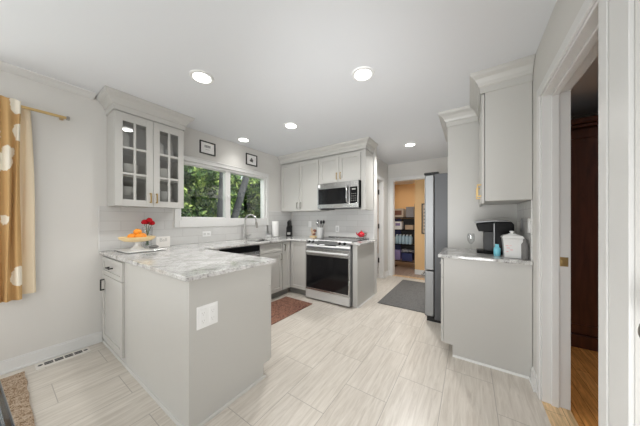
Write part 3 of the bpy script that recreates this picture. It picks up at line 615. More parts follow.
# right-hand coffee corner
BX = 2.33; rb = thing('base_cabinet', 'grey base cabinet with flat side panel under the coffee maker', 'cabinet', (2.62, -.1, 0))
mb = MB().prism([(YR+.003, 0), (.125, 0), (.125, .10), (.195, .10), (.195, .884), (YR+.003, .884)], -.009, .009)
mb.bm.transform(Matrix.Translation((BX+.009, 0, 0)) @ Matrix(((0, 0, 1, 0), (1, 0, 0, 0), (0, 1, 0, 0), (0, 0, 0, 1)))); mb.build('side_panel', 'cabinet_paint', rb, bevel=.001)
MB().box(BX+.018, 2.94, YR+.003, .195, .10, .884).box(BX+.018, 2.94, YR+.003, .115, 0, .10).build('body', 'cabinet_paint', rb)
d = shaker(rb, '+y', .197, BX+.002, 2.938, .11, .70); pull(d, '+y', .217, 2.85, .62)
d = shaker(rb, '+y', .197, BX+.002, 2.938, .705, .875, fr=.04, name='drawer'); pull(d, '+y', .217, 2.62, .79, vert=False)
MB().sweep([(0, 0), (.014, 0), (.012, .008), (.007, .013), (0, .015)], [(BX, .125), (BX, YR+.006)], 1).build('shoe_moulding', 'trim_white', rb)
wt3 = MB().box(BX-.022, 2.943, YR+.003, .24, .885, .915).build('granite_worktop', 'granite', bevel=.006, seg=3)
tag(wt3, 'speckled granite worktop carrying the coffee maker', 'worktop')
struct(MB().box(BX+.012, 2.943, YR, YR+.009, .916, 1.39).build('trim_7', 'tile_x'))
ru = thing('upper_cabinet', 'grey wall cabinet with flat side above the coffee maker', 'cabinet', (2.62, -.26, 1.39))
MB().box(BX, 2.94, YR+.003, -.112, 1.392, 2.32).build('body', 'cabinet_paint', ru, bevel=.002)
for a0, a1, h in ((BX+.002, 2.62, 2.585), (2.625, 2.938, 2.66)):
    d = shaker(ru, '+y', -.108, a0, a1, 1.375, 2.30); pull(d, '+y', -.088, a0+.05 if a0 < 2.4 else h, 1.49, .11, m='brass')
MB().sweep([(o*.98, z) for o, z in CROWN], [(BX, YR+.003), (BX, -.088), (2.94, -.088)], -1).build('crown_moulding', 'cabinet_paint', ru)
fp = thing('fridge_surround_cabinet', 'tall grey side panel and over-fridge cabinet behind the coffee maker', 'cabinet', (3.4, -.1, 0))
MB().box(2.944, 2.962, YR+.003, .205, 0, 2.32).build('side_panel', 'cabinet_paint', fp, bevel=.002)
MB().box(2.962, 3.88, YR+.003, .17, 1.86, 2.32).box(3.88, 3.905, YR+.003, .195, 0, 2.32).build('body', 'cabinet_paint', fp)
for a0, a1, h in ((2.965, 3.40, 3.36), (3.405, 3.878, 3.44)):
    d = shaker(fp, '+y', .175, a0, a1, 1.87, 2.30); pull(d, '+y', .195, h, 1.97, .11)
MB().sweep([(o*1.1, z) for o, z in CROWN], [(2.944, -.085), (2.944, .205), (3.905, .205)], -1).build('crown_moulding', 'cabinet_paint', fp)
fr = thing('refrigerator', 'tall refrigerator with grey side and stainless doors behind the right cabinet panel', 'refrigerator', (3.4, 0, 0))
MB().box(2.975, 3.86, -.38, .345, .03, 1.785).build('body', 'fridge_grey', fr, bevel=.004)
for x0, x1 in ((2.972, 3.41), (3.415, 3.865)):
    d = MB().box(x0, x1, .352, .452, .62, 1.78).build('door', 'steel_brushed', fr, bevel=.012, seg=3); xh_ = 3.37 if x0 < 3 else 3.455
    MB().tube([(xh_, .456, .80), (xh_, .50, .84), (xh_, .50, 1.60), (xh_, .456, 1.64)], .011).build('handle', 'steel', d, smooth=50)
d = MB().box(2.972, 3.865, .352, .452, .06, .61).build('freezer_drawer', 'steel_brushed', fr, bevel=.012, seg=3)
MB().tube([(3.05, .456, .53), (3.09, .50, .53), (3.74, .50, .53), (3.78, .456, .53)], .011).build('handle', 'steel', d, smooth=50)
for x in (2.97, 3.78): MB().box(x, x+.07, .30, .46, 1.785, 1.81).build('hinge_cover', 'iron', fr, bevel=.006)
MB().box(2.98, 3.85, -.35, .43, 0, .05).build('base_grille', 'iron', fr)

# coffee maker (faces the room), seen from its side
kx0, kx1 = 2.56, 2.765; cm = thing('coffee_maker', 'black single-serve coffee maker on the right worktop', 'coffee maker', (2.66, -.2, .916))
def ypr(pts, x0, x1): # prism of a y-z outline
    m = MB().prism(pts, x0, x1); m.bm.transform(Matrix(((0, 0, 1, 0), (1, 0, 0, 0), (0, 1, 0, 0), (0, 0, 0, 1)))); return m
ypr([(-.33, .918), (-.195, .918), (-.195, 1.20), (-.20, 1.215), (-.315, 1.215), (-.33, 1.19)], kx0, kx1).build('body', 'black_plastic', cm, bevel=.010, seg=3)
ypr([(-.194, 1.125), (-.075, 1.125), (-.055, 1.19), (-.06, 1.20), (-.194, 1.215)], kx0+.008, kx1-.008).build('brew_head', 'black_plastic', cm, bevel=.010, seg=3)
ypr([(-.20, 1.217), (-.045, 1.203), (-.035, 1.212), (-.06, 1.222), (-.20, 1.232), (-.29, 1.228), (-.315, 1.217)], kx0+.004, kx1-.004).build('lid', 'steel_dark', cm, bevel=.004)
MB().box(kx0-.003, kx0+.008, -.194, -.186, .92, 1.20).build('side_strip', 'steel_brushed', cm)
MB().box(kx0+.01, kx1-.01, -.194, -.06, .918, .945).build('drip_tray', 'black_plastic', cm, bevel=.006)
MB().box(kx0+.02, kx1-.02, -.186, -.115, .945, 1.125).build('brew_column', 'iron', cm, bevel=.004)
ct = thing('ceramic_canister', 'white square lidded ceramic canister in front of the coffee maker', 'canister', (2.455, -.30, .916))
m = MB().lathe((0, 0, 0), [(.072, 0), (.076, .006), (.082, .09), (.090, .15), (.094, .158), (.088, .162)], 4); m.bm.transform(Matrix.Translation((2.455, -.30, .916)) @ Matrix.Rotation(PI/4, 4, 'Z')); m.build('jar', 'porcelain', ct, bevel=.014, seg=3, smooth=60)
m = MB().lathe((0, 0, 0), [(.097, .162), (.099, .172), (.085, .185), (.035, .198), (.03, .203)], 4); m.bm.transform(Matrix.Translation((2.455, -.30, .916)) @ Matrix.Rotation(PI/4, 4, 'Z')); ld = m.build('lid', 'porcelain', ct, bevel=.012, seg=3, smooth=60)
MB().lathe((2.455, -.30, 1.117), [(.010, 0), (.010, .006), (.017, .016), (.015, .022), (.005, .024)], 16).build('knob', 'porcelain', ld, smooth=60)
mb = MB()
for k, (y, z, l) in enumerate(((-.262, 1.02, .018), (-.285, 1.022, .014), (-.27, 1.0, .02), (-.29, .985, .016), (-.265, .97, .012))): mb.box(2.3955, 2.397, y-l/2, y+l/2, z-.003, z+.003)
mb.build('printed_marks', 'pink_print', ct)
bb = thing('blue_bottle', 'small light blue bottle between coffee maker and white canister', 'bottle', (2.50, -.205, .916))
MB().lathe((2.50, -.205, .916), [(.022, 0), (.024, .005), (.024, .065), (.012, .078)], 16).build('bottle', 'blue_plastic', bb, smooth=50)
MB().lathe((2.50, -.205, .995), [(.014, -.001), (.014, .02), (.012, .023)], 16).build('cap', 'blue_plastic', bb, smooth=50)
tag(MB().lathe((2.60, -.015, .916), [(.030, 0), (.030, .003), (.004, .007), (.003, .075), (.014, .09), (.030, .115), (.032, .15), (.027, .185), (.0255, .185), (.0305, .15), (.0285, .116), (.012, .092), (.001, .082)], 20).build('wine_glass', 'clear_glass', smooth=50), 'clear stemmed wine glass standing left of the coffee maker', 'glass')
ol = thing('wall_outlet', 'white outlet plate on the tile beside the coffee corner at the door casing', 'outlet', (2.40, YR+.009, 1.19))
MB().fb('+y', YR+.009, 2.363, 2.433, 1.13, 1.245, 0, .005).build('cover_plate', 'white_plastic', ol, bevel=.002)
MB().fb('+y', YR+.014, 2.381, 2.415, 1.155, 1.22, 0, .003).build('socket', 'white_plastic', ol, bevel=.002)
tag(MB().fb('+y', YR+.010, 2.66, 2.70, 1.13, 1.245, 0, .012).build('switch_plate', 'switch_grey', bevel=.004), 'dark grey switch plate on the tile behind the coffee maker', 'switch')
tag(MB().lathe((2.39, -.372, .916), [(.020, 0), (.022, .004), (.022, .12), (.012, .14), (.012, .16)], 14).build('slim_bottle', 'stone_grey', smooth=50), 'slim dark grey bottle right of the white canister', 'bottle')

# counter by the glass cabinet
tr = tag(MB().box(.72, 1.01, 2.66, 3.03, .916, .922).box(.70, 1.028, 2.64, 3.05, .922, .930).build('tray', 'porcelain', bevel=.003), 'flat white square tray under the cake stand and vase', 'tray')
cx, cy = .835, 2.84
cs = thing('cake_stand', 'cake stand with pale wooden dish on a white pedestal holding oranges', 'cake stand', (cx, cy, .931))
MB().lathe((cx, cy, .931), [(.062, 0), (.062, .008), (.045, .018), (.026, .04), (.024, .060), (.036, .075), (.05, .078)], 24).build('pedestal', 'porcelain', cs, smooth=60)
MB().lathe((cx, cy, .931), [(.06, .078), (.11, .086), (.145, .108), (.152, .128), (.146, .130), (.136, .114), (.10, .096), (.03, .092)], 32).build('dish', 'pale_wood', cs, smooth=60)
for k, (dx, dy, dz, l) in enumerate(((-.045, .005, 0, 'orange at the left of the cake stand dish'), (.045, .015, 0, 'orange at the right of the cake stand dish'), (0, -.055, 0, 'orange at the front of the cake stand dish'), (.0, .0, .046, 'orange on top of the other oranges on the cake stand'))):
    o = thing('orange', l, 'orange', (cx+dx, cy+dy, 1.026+dz), 'oranges on the cake stand')
    MB().ball((cx+dx, cy+dy, 1.062+dz), .036, (1, 1, .93)).build('fruit', 'orange_peel', o, smooth=60)
    MB().lathe((cx+dx, cy+dy, 1.094+dz), [(.005, 0), (.004, .003), (.001, .004)], 8).build('stem_button', 'stem_green', o)
vx, vy = .968, 2.99
vs = thing('glass_vase', 'clear glass vase holding the red flowers beside the cake stand', 'vase', (vx, vy, .931))
MB().lathe((vx, vy, .931), [(.038, 0), (.042, .01), (.046, .10), (.05, .22), (.047, .22), (.043, .10), (.038, .015), (.002, .012)], 24).build('body', 'clear_glass', vs, smooth=60)
for k, (dx, dy, z, lab) in enumerate(((-.030, -.01, 1.205, 'red rose leaning left in the glass vase'), (.008, -.028, 1.225, 'red rose at the top of the bunch in the glass vase'), (.040, 0, 1.195, 'red rose leaning right in the glass vase'), (.0, .030, 1.205, 'red rose at the back of the glass vase'))):
    f = thing('red_rose', lab, 'flower', (vx+dx*.3, vy+dy*.3, .947), 'red roses in the vase')
    MB().tube([(vx-dx*.4, vy-dy*.4, .950), (vx+dx*.3, vy+dy*.3, 1.10), (vx+dx, vy+dy, z-.02)], .003, 6).build('stem', 'stem_green', f)
    b_ = MB(); rnd = random.Random(k)
    for r_, n_, h_ in ((.029, 6, 0), (.023, 5, .012), (.014, 4, .022)):
        for j in range(n_):
            a = 2*PI*j/n_+r_*50; b_.ball((vx+dx+math.cos(a)*r_*.5, vy+dy+math.sin(a)*r_*.5, z+h_), r_*.62, (1, 1, 1.15), 8)
    b_.build('petals', 'red_petals', f, smooth=60)
sg = thing('lettered_card', 'small white card with grey lettering standing by the vase', 'sign', (1.115, 2.945, .916))
MB().box(1.035, 1.175, 2.94, 2.952, .917, 1.04).build('card', 'card', sg, bevel=.002)
text_mesh(sg, 'lettering', 'Ball', .055, 'ink_light', Matrix.Translation((1.105, 2.9396, 1.0)) @ Matrix.Rotation(PI/2, 4, 'X'))
tag(MB().ball((.945, 2.745, .951), .021, (2.1, 1.0, .95), 14).build('dark_stone', 'stone_grey', smooth=60), 'dark grey oval stone lying on the front of the white tray', 'stone')

# right of the sink
pt = thing('paper_towel_roll', 'white paper towel roll standing right of the window', 'paper towel', (2.94, 2.99, .916))
MB().lathe((2.94, 2.99, .916), [(.068, 0), (.07, .006), (.02, .01)], 24).build('stand', 'steel', pt, smooth=40)
MB().lathe((2.94, 2.99, .927), [(.060, 0), (.062, .003), (.062, .277), (.060, .28), (.02, .28), (.02, .27)], 28).build('roll', 'paper', pt, smooth=40)
kb = thing('knife_block', 'black knife block with knives in the corner of the worktop', 'knife block', (3.30, 2.97, .916))
def local_hexa(cx, cy, w_, d0, d1, z0, z1, lean, rot):
    M4 = Matrix.Translation((cx, cy, 0)) @ Matrix.Rotation(rot, 4, 'Z')
    b4 = [M4 @ Vector(p) for p in ((-d0, -w_, z0), (d0, -w_, z0), (d0, w_, z0), (-d0, w_, z0))]; t4 = [M4 @ Vector(p) for p in ((-d1+lean, -w_, z1-.04), (d1+lean, -w_, z1), (d1+lean, w_, z1), (-d1+lean, w_, z1-.04))]
    return MB().hexa(b4, t4), M4
hx, M4 = local_hexa(3.29, 2.96, .055, .08, .06, .917, 1.12, .03, math.radians(35)); hx.build('block', 'black_plastic', kb, bevel=.006)
lb = MB().hexa([M4 @ Vector(p) for p in ((-.081, -.03, .945), (-.078, -.03, .945), (-.078, .03, .945), (-.081, .03, .945))], [M4 @ Vector(p) for p in ((-.0625, -.03, .99), (-.059, -.03, .99), (-.059, .03, .99), (-.0625, .03, .99))]); lb.build('label', 'ink_light', kb)
for j, (a, bq, L) in enumerate(((-.035, -.01, .11), (-.005, -.02, .13), (.03, -.01, .10), (-.02, .03, .14), (.02, .04, .12))):
    p0 = M4 @ Vector((bq+.03, a, 1.10)); p1 = M4 @ Vector((bq-.01, a, 1.10+L)); kn = tag(MB().tube([p0, (p0+p1)/2, p1], [.008, .010, .009], 8).build('knife', 'steel' if j == 3 else 'iron', smooth=40), ['black-handled knife at the right side of the knife block', 'black-handled knife in the front middle of the knife block', 'black-handled knife at the left side of the knife block', 'steel-handled knife at the back of the knife block', 'tall black-handled knife at the back left of the knife block'][j], 'knife', 'knives in the block')
sp = thing('sponge_holder', 'small white sponge holder with a dark sponge left of the paper towels', 'sponge holder', (2.80, 3.02, .916))
MB().box(2.76, 2.84, 2.99, 3.05, .917, .965).build('holder', 'porcelain', sp, bevel=.003); MB().box(2.775, 2.825, 3.0, 3.04, .9655, .985).build('sponge', 'grey_cloth', sp, bevel=.006)
ol = thing('wall_outlet', 'white horizontal outlet plate on the tile under the left of the window', 'outlet', (1.70, YW-.01, 1.03))
MB().fb('-y', YW-.01, 1.635, 1.755, .998, 1.07, 0, .005).build('cover_plate', 'white_plastic', ol, bevel=.002)
for a in (1.668, 1.722): MB().fb('-y', YW-.015, a-.018, a+.018, 1.018, 1.05, 0, .003).build('socket', 'dish_grey', ol, bevel=.002)
for y, z, lab in ((2.60, 1.15, 'white outlet plate on the tile left of the utensil crock'), (1.98, 1.07, 'white outlet plate on the tile behind the range')):
    ol = thing('wall_outlet', lab, 'outlet', (XR-.01, y, z)); MB().fb('-x', XR-.01, y-.036, y+.036, z-.058, z+.058, 0, .005).build('cover_plate', 'white_plastic', ol, bevel=.002)
    MB().fb('-x', XR-.015, y-.017, y+.017, z-.034, z+.034, 0, .003).build('socket', 'dish_grey' if y < 2 else 'white_plastic', ol, bevel=.002)
# crock with utensils, little figure, red pot
kx, ky = 3.27, 2.205
cr_ = tag(MB().lathe((kx, ky, .916), [(.055, 0), (.058, .006), (.060, .15), (.062, .185), (.058, .186), (.055, .15), (.052, .012), (.002, .010)], 24).build('utensil_crock', 'dish_grey', smooth=50), 'white metal utensil crock at the left edge of the range', 'crock')
for j, (a, L, rr, m_, lab) in enumerate(((0.3, .30, .022, 'iron', 'black cooking spoon at the back right of the crock'), (1.4, .31, .026, 'steel_dark', 'dark ladle leaning left at the back of the crock'), (2.6, .28, .024, 'steel', 'steel spoon leaning left in the crock'), (4.0, .29, .022, 'iron', 'black spatula at the front of the crock'), (5.3, .30, .024, 'iron', 'black cooking spoon leaning right in the crock'))):
    sx_, sy_ = math.cos(a), math.sin(a); u = thing('cooking_utensil', lab, 'utensil', (kx, ky, .93), 'cooking utensils in the crock')
    p0 = Vector((kx-sx_*.02, ky-sy_*.02, .93)); p1 = Vector((kx+sx_*.062, ky+sy_*.062, .916+L*.86)); MB().tube([p0, p1], .0045, 8).build('handle', m_, u)
    MB().ball(p1+Vector((0, 0, .022)), rr, (.6, 1, 1.35), 12).build('head', m_, u, smooth=60)
fg = thing('figurine', 'small brown and cream figurine left of the utensil crock', 'ornament', (3.36, 2.42, .916))
MB().box(3.32, 3.40, 2.36, 2.48, .917, .935).build('base', 'pale_wood', fg, bevel=.003)
MB().ball((3.36, 2.42, .985), .042, (.7, 1.1, 1.1), 14).tube([(3.36, 2.445, 1.0), (3.36, 2.46, 1.05), (3.36, 2.455, 1.075)], [.025, .018, .012], 10).build('body', 'tan', fg, smooth=60)
MB().ball((3.36, 2.39, 1.03), .035, (.5, 1.2, .9), 12).ball((3.36, 2.40, .97), .03, (1.1, 1, .8), 12).build('tail', 'bronze_brown', fg, smooth=60)
tx, ty = 3.40, 1.475
rp = thing('red_teapot', 'small red teapot on a white saucer at the back right of the range', 'teapot', (tx, ty, .94))
MB().lathe((tx, ty, .9385), [(.03, 0), (.035, .004), (.055, .012), (.053, .014), (.02, .008)], 20).build('saucer', 'porcelain', rp, smooth=60)
MB().lathe((tx, ty, .950), [(.028, 0), (.045, .012), (.058, .035), (.055, .06), (.035, .078), (.02, .082)], 20).build('body', 'red_enamel', rp, smooth=60)
MB().lathe((tx, ty, 1.032), [(.034, -.004), (.022, .008), (.006, .012), (.006, .016), (.011, .022), (.004, .028)], 16).build('lid', 'red_enamel', rp, smooth=60)
MB().tube([(tx, ty+.05, .98), (tx, ty+.075, .99), (tx, ty+.088, 1.02)], [.014, .010, .008], 10).build('spout', 'red_enamel', rp, smooth=60)
MB().tube([(tx, ty-.05, 1.015), (tx, ty-.085, 1.01), (tx, ty-.088, .985), (tx, ty-.055, .97)], .007, 8).build('handle', 'bronze_brown', rp, smooth=60)

# pictures over the window
for x0, x1, z0, z1, lab in ((1.60, 1.825, 2.165, 2.345, 'square black-framed print above the left window sash'), (2.365, 2.595, 2.165, 2.355, 'square black-framed print above the right window sash')):
    p = thing('framed_print', lab, 'picture', ((x0+x1)/2, YW, z0), 'framed prints above the window'); f = .014; y = YW-.001
    MB().fb('-y', y, x0, x0+f, z0, z1, 0, .02).fb('-y', y, x1-f, x1, z0, z1, 0, .02).fb('-y', y, x0+f, x1-f, z0, z0+f, 0, .02).fb('-y', y, x0+f, x1-f, z1-f, z1, 0, .02).build('frame', 'frame_black', p, bevel=.002)
    sh = MB().fb('-y', y, x0+f, x1-f, z0+f, z1-f, 0, .006).build('print', 'paper', p)
    mb = MB(); xc, zc = (x0+x1)/2, (z0+z1)/2
    if x0 < 2:
        for k, hgt in enumerate((.030, .024, .030, .026, .030, .022, .028)): mb.fb('-y', y-.006, xc-.042+k*.0125, xc-.035+k*.0125, zc+.005, zc+.005+hgt, 0, .0006)
        mb.fb('-y', y-.006, xc-.045, xc+.045, zc+.033, zc+.038, 0, .0006).fb('-y', y-.006, xc-.03, xc+.03, zc-.022, zc-.019, 0, .0006)
        mb.build('lettering', 'ink', sh)
    else:
        for dx, dz, r_ in ((-.018, -.012, .020), (.012, -.004, .022), (.0, .02, .015), (.02, -.026, .012), (-.004, -.02, .016)): mb.tube([(xc+dx, y-.0062, zc+dz), (xc+dx, y-.0068-r_*.01, zc+dz)], r_, 12)
        mb.build('drawing', 'ink', sh)

# recessed lamps
for k, (x, y) in enumerate(LAMPS):
    lab = ['recessed ceiling light nearest the glass-front cabinet', 'recessed ceiling light in the middle of the room, nearest the doorway', 'recessed ceiling light close to the window wall', 'recessed ceiling light halfway between peninsula and range', 'recessed ceiling light in the passage in front of the refrigerator'][k]
    t = thing('recessed_light', lab, 'light', (x, y, ZC-.006), 'recessed ceiling lights')
    MB().lathe((x, y, ZC-.008), [(.070, .0), (.092, .0), (.096, .008), (.070, .008)], 36).build('trim_ring', 'white_plastic', t, smooth=30)
    MB().lathe((x, y, ZC-.0095), [(.069, .0), (.069, .002)], 36).build('diffuser', 'lamp_glow', t)

# curtain, rod
rod = thing('curtain_rod', 'square brass curtain rod on the left wall', 'curtain rod', (-.5, 3.02, 2.155))
MB().box(-1.45, .37, 3.01, 3.03, 2.145, 2.165).build('pole', 'brass', rod, bevel=.002)
MB().box(.37, .39, 3.005, 3.035, 2.14, 2.17).build('end_cap', 'nickel', rod, bevel=.002); MB().box(.335, .36, 3.03, YW, 2.148, 2.162).box(-1.42, -1.40, 3.03, YW, 2.148, 2.162).build('bracket', 'brass', rod)
def cloth(x0, x1, z0, z1, folds, amp, yc, th=.003, gather=.10, flare=0):
    m = MB(); nx, nz = folds*10, 26; rnd = random.Random(int(x0*100)); ph = [rnd.uniform(0, 6) for _ in range(4)]
    def pt(i, j, off):
        s_ = i/nx; t_ = j/nz; z = z1-(z1-z0)*t_
        a = amp*(.55+.45*min(1, t_*3)); y = yc+a*math.sin(2*PI*folds*s_+.5*math.sin(ph[0]+3*t_))+.3*a*math.sin(2*PI*folds*.43*s_+ph[1]+t_)
        xs = x0+(x1-x0)*s_; xs += flare*s_*t_+.006*math.sin(ph[2]+s_*9+t_*5)
        if t_ < .04: y = yc+(y-yc)*.7
        return m.bm.verts.new((xs, y+off, z+(.006*math.sin(2*PI*folds*s_) if j == 0 else 0)))
    A_ = [[pt(i, j, 0) for j in range(nz+1)] for i in range(nx+1)]; B = [[pt(i, j, th) for j in range(nz+1)] for i in range(nx+1)]
    for i in range(nx):
        for j in range(nz): m.bm.faces.new((A_[i][j], A_[i+1][j], A_[i+1][j+1], A_[i][j+1])); m.bm.faces.new((B[i][j], B[i][j+1], B[i+1][j+1], B[i+1][j]))
    for i in range(nx): m.bm.faces.new((A_[i][0], B[i][0], B[i+1][0], A_[i+1][0])); m.bm.faces.new((A_[i][nz], A_[i+1][nz], B[i+1][nz], B[i][nz]))
    for j in range(nz): m.bm.faces.new((A_[0][j], A_[0][j+1], B[0][j+1], B[0][j])); m.bm.faces.new((A_[nx][j], B[nx][j], B[nx][j+1], A_[nx][j+1]))
    return m
cu = thing('curtain', 'short ochre curtain with large off-white blossoms and a cream lining', 'curtain', (.05, 3.02, .6))
cloth(-.02, .125, .595, 2.19, 3, .020, 2.985).build('printed_panel', 'curtain_print', cu, smooth=80)
cloth(.105, .175, .62, 2.165, 1, .012, 3.048, flare=.035).build('lining', 'lining_cloth', cu, smooth=80, label='cream lining at the curtain edge')

# floor things
vt = thing('floor_vent', 'pale floor register with dark slots under the curtain', 'vent', (.36, 2.99, 0))
MB().box(.195, .515, 2.93, 3.06, 0, .005).build('plate', 'vent_paint', vt, bevel=.002)
for r_ in range(2):
    for k in range(4): MB().box(.243+k*.058, .292+k*.058, 2.974+r_*.03, 2.996+r_*.03, .005, .0062).build('slot', 'slot_dark', vt)
for x in (.222, .488): MB().tube([(x, 3.0, .0045), (x, 3.0, .0062)], .014, 16).build('slot', 'slot_dark', vt)
def rug(x0, x1, y0, y1, m, rot=0, jag=0, th=.009):
    rnd = random.Random(5); pts = []
    n = 26
    for (ax, ay), (bx, by) in (((x0, y0), (x1, y0)), ((x1, y0), (x1, y1)), ((x1, y1), (x0, y1)), ((x0, y1), (x0, y0))):
        for k in range(n): s_ = k/n; pts.append((ax+(bx-ax)*s_+rnd.uniform(-jag, jag), ay+(by-ay)*s_+rnd.uniform(-jag, jag)))
    cxx, cyy = (x0+x1)/2, (y0+y1)/2; c_, s_ = math.cos(rot), math.sin(rot)
    pts = [(cxx+(a-cxx)*c_-(b-cyy)*s_, cyy+(a-cxx)*s_+(b-cyy)*c_) for a, b in pts]
    return MB().prism(pts, .0015, th).build('floor_rug', m)
tag(rug(-1.6, .14, .3, 2.97, 'jute', 0, .006, .014), 'woven brown jute rug under the black table at lower left', 'rug')
tag(rug(1.62, 2.62, 1.91, 2.44, 'red_rug', -.02), 'red brown patterned rug in front of the sink cabinets', 'rug')
tag(rug(3.19, 4.71, .48, 1.125, 'grey_mat'), 'flat dark grey mat in the passage before the refrigerator', 'mat')
tag(rug(5.5, 6.1, 1.60, 1.95, 'dark_mat'), 'dark brown mat on the laundry room floor by the left wall', 'mat')
# dining table at the left edge
tb = thing('dining_table', 'dining table with glossy black edge at the lower left corner', 'table', (0, .882, 0))
MB().box(-1.5, .012, .36, 1.58, .735, .748).build('glass_top', 'table_top', tb, bevel=.002)
MB().box(-1.52, .012, .34, .36, .72, .75).box(-1.52, .012, 1.58, 1.60, .72, .75).box(-1.52, -1.50, .36, 1.58, .72, .75).box(.012, .030, .34, 1.60, .72, .75).build('frame', 'table_black', tb, bevel=.005, seg=3)
for x in (-1.46, -.04):
    for y in (.40, 1.54): MB().box(x-.02, x+.02, y-.02, y+.02, .015, .735).build('leg', 'table_black', tb, bevel=.004)
tb.rotation_euler.z = .06

# wardrobe in the next room
ar = thing('wardrobe', 'tall dark walnut wardrobe seen through the doorway on the right', 'wardrobe', (3.5, -1.35, 0))
MB().box(3.19, 3.83, -1.95, -.70, .0, 2.12).build('body', 'dark_walnut', ar, bevel=.004)
MB().box(3.14, 3.84, -2.0, -.66, 2.12, 2.15).box(3.11, 3.84, -2.03, -.63, 2.15, 2.20).build('cornice', 'dark_walnut', ar, bevel=.008); MB().box(3.16, 3.19, -1.97, -.68, 0, .12).build('plinth', 'dark_walnut', ar, bevel=.004)
for a0, a1, h in ((-1.32, -.72, -1.27), (-1.93, -1.33, -1.38)):
    d = shaker(ar, '-x', 3.19, a0, a1, .14, 2.10, fr=.08, m='dark_walnut'); pull(d, '-x', 3.17, h, 1.05, .12, m='brass')
tag(MB().box(3.30, 3.5, -.86, -.73, 2.201, 2.26).build('storage_box', 'cork_brown', bevel=.004), 'small brown box on top of the dark wardrobe', 'box')

# laundry room rack
RX0, RX1, RY0, RY1 = 5.95, 6.35, 1.13, 1.95
rk = thing('wire_shelf_rack', 'black wire rack on castors in the room beyond the passage', 'shelf rack', (6.15, 1.55, 0))
for x in (RX0, RX1):
    for y in (RY0, RY1):
        MB().tube([(x, y, .09), (x, y, 1.64)], .014, 8).build('post', 'steel_dark', rk)
        MB().tube([(x, y-.012, .045), (x, y+.012, .045)], .043, 14).build('castor', 'iron', rk)
SZ = [.17, .60, .98, 1.30]
for z in SZ:
    mb = MB().box(RX0, RX1, RY0-.008, RY0+.008, z-.02, z).box(RX0, RX1, RY1-.008, RY1+.008, z-.02, z).box(RX0-.008, RX0+.008, RY0, RY1, z-.02, z).box(RX1-.008, RX1+.008, RY0, RY1, z-.02, z)
    for k in range(26): y = RY0+.03*(k+1); mb.box(RX0, RX1, y-.003, y+.003, z-.006, z)
    mb.build('wire_shelf', 'black_plastic', rk)
def goods(name, x0, x1, y0, y1, z0, h, m, lab, cat, bev=.004): return tag(MB().box(x0, x1, y0, y1, z0+.002, z0+h).build(name, m, bevel=bev), lab, cat)
bk = thing('storage_basket', 'beige basket on the top shelf of the rack', 'basket', (6.1, 1.62, 1.302))
MB().box(5.97, 6.28, 1.42, 1.85, 1.302, 1.32).box(5.97, 5.985, 1.42, 1.85, 1.32, 1.53).box(6.265, 6.28, 1.42, 1.85, 1.32, 1.53).box(5.985, 6.265, 1.42, 1.435, 1.32, 1.53).box(5.985, 6.265, 1.835, 1.85, 1.32, 1.53).build('basket', 'beige_plastic', bk, bevel=.003)
MB().box(5.964, 5.972, 1.46, 1.81, 1.36, 1.48).build('front_panel', 'bronze_brown', bk)
goods('black_case', 5.99, 6.25, 1.17, 1.36, 1.30, .27, 'grey_cloth', 'dark case at the right of the top rack shelf', 'case')
pr = goods('printer_box', 5.97, 6.18, 1.46, 1.88, .98, .21, 'label_white', 'white box with blue print on the second rack shelf from the top', 'box')
q = MB().box(5.966, 5.969, 1.50, 1.62, 1.08, 1.15).box(5.966, 5.969, 1.66, 1.80, 1.10, 1.14).build('print', 'violet', None, org=(5.967, 1.65, 1.08)); q.parent = pr; q.location = q.location-pr.location
goods('tin_box', 5.99, 6.18, 1.18, 1.38, .98, .12, 'tan', 'tan box at the right of the second rack shelf', 'box')
for k, (y, m_, lab) in enumerate(((1.80, 'red_enamel', 'red detergent bottle on the third rack shelf'), (1.70, 'label_white', 'white detergent bottle beside the red one'))):
    b_ = thing('detergent_bottle', lab, 'bottle', (6.05, y, .602)); MB().lathe((6.05, y, .602), [(.045, 0), (.05, .01), (.05, .17), (.02, .22)], 14).build('bottle', m_, b_, smooth=50); MB().lathe((6.05, y, .822), [(.022, -.001), (.022, .035)], 12).build('cap', 'navy' if k else 'red_enamel', b_)
o0 = None; n_ = 0
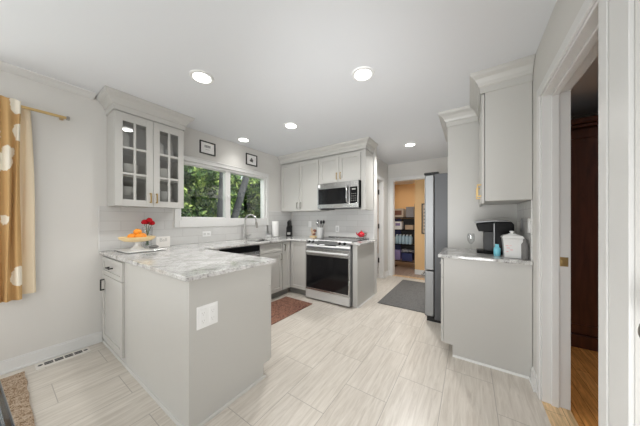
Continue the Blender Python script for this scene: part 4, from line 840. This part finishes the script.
for i in range(2):
    for j in range(5):
        y = 1.60-.085*j; x = 6.03+.085*i
        if o0 is None:
            o0 = thing('water_bottle', 'x', 'bottle', (x, y, .602), 'water bottles on the third rack shelf'); MB().lathe((x, y, .602), [(.034, 0), (.038, .01), (.038, .17), (.014, .225)], 12).build('bottle', 'water_blue', o0, smooth=50); MB().lathe((x, y, .8265), [(.016, 0), (.016, .02)], 10).build('cap', 'label_white', o0); o = o0
        else: o = copy_tree(o0); o.location = (x, y, .602)
        o['label'] = 'pale blue water bottle in the pack on the third rack shelf'
for z, h, lab in ((.17, .405, 'bottom'), (.60, .355, 'third'), (.98, .295, 'second')):  # blocks added to darken the gaps behind the goods
    for y0, y1, side in ((1.15, 1.52, 'right'), (1.54, 1.93, 'left')): goods('dark_infill', 6.20, 6.34, y0, y1, z, h, 'navy' if side == 'left' else 'slot_dark', 'added dark tote at the back %s of the %s rack shelf' % (side, lab), 'infill')
goods('navy_crate', 5.99, 6.18, 1.50, 1.88, .17, .26, 'violet', 'purple grey bin at the left of the bottom rack shelf', 'bin', .02)
goods('navy_box', 5.98, 6.18, 1.20, 1.46, .17, .20, 'navy', 'navy blue box at the right of the bottom rack shelf', 'box')
cp_ = MB(); rnd = random.Random(3)
for k in range(16): a = rnd.uniform(0, 6); cp_.ball((6.08+rnd.uniform(-.05, .05), 1.32+rnd.uniform(-.13, .13), .39+rnd.uniform(0, .05)), rnd.uniform(.03, .06), (1.2, 1.2, .6), 8, .1)
tag(cp_.build('cloth_heap', 'grey_cloth', smooth=60), 'heap of grey cloths on the navy box of the rack', 'cloth', kind='stuff')
lp = thing('tall_framed_picture', 'tall black-framed picture on the ochre wall beyond the passage', 'picture', (5.399, .8, .92))
MB().fb('-x', 5.399, .50, .885, .92, 1.60, 0, .02).build('frame', 'iron', lp, bevel=.003); sh = MB().fb('-x', 5.379, .525, .86, .945, 1.575, -.002, .002).build('print', 'tan', lp)
mb = MB()
for k in range(7): mb.fb('-x', 5.377, .79, .84, 1.0+k*.075, 1.04+k*.075, 0, .001)
mb.build('lettering', 'ink', sh)
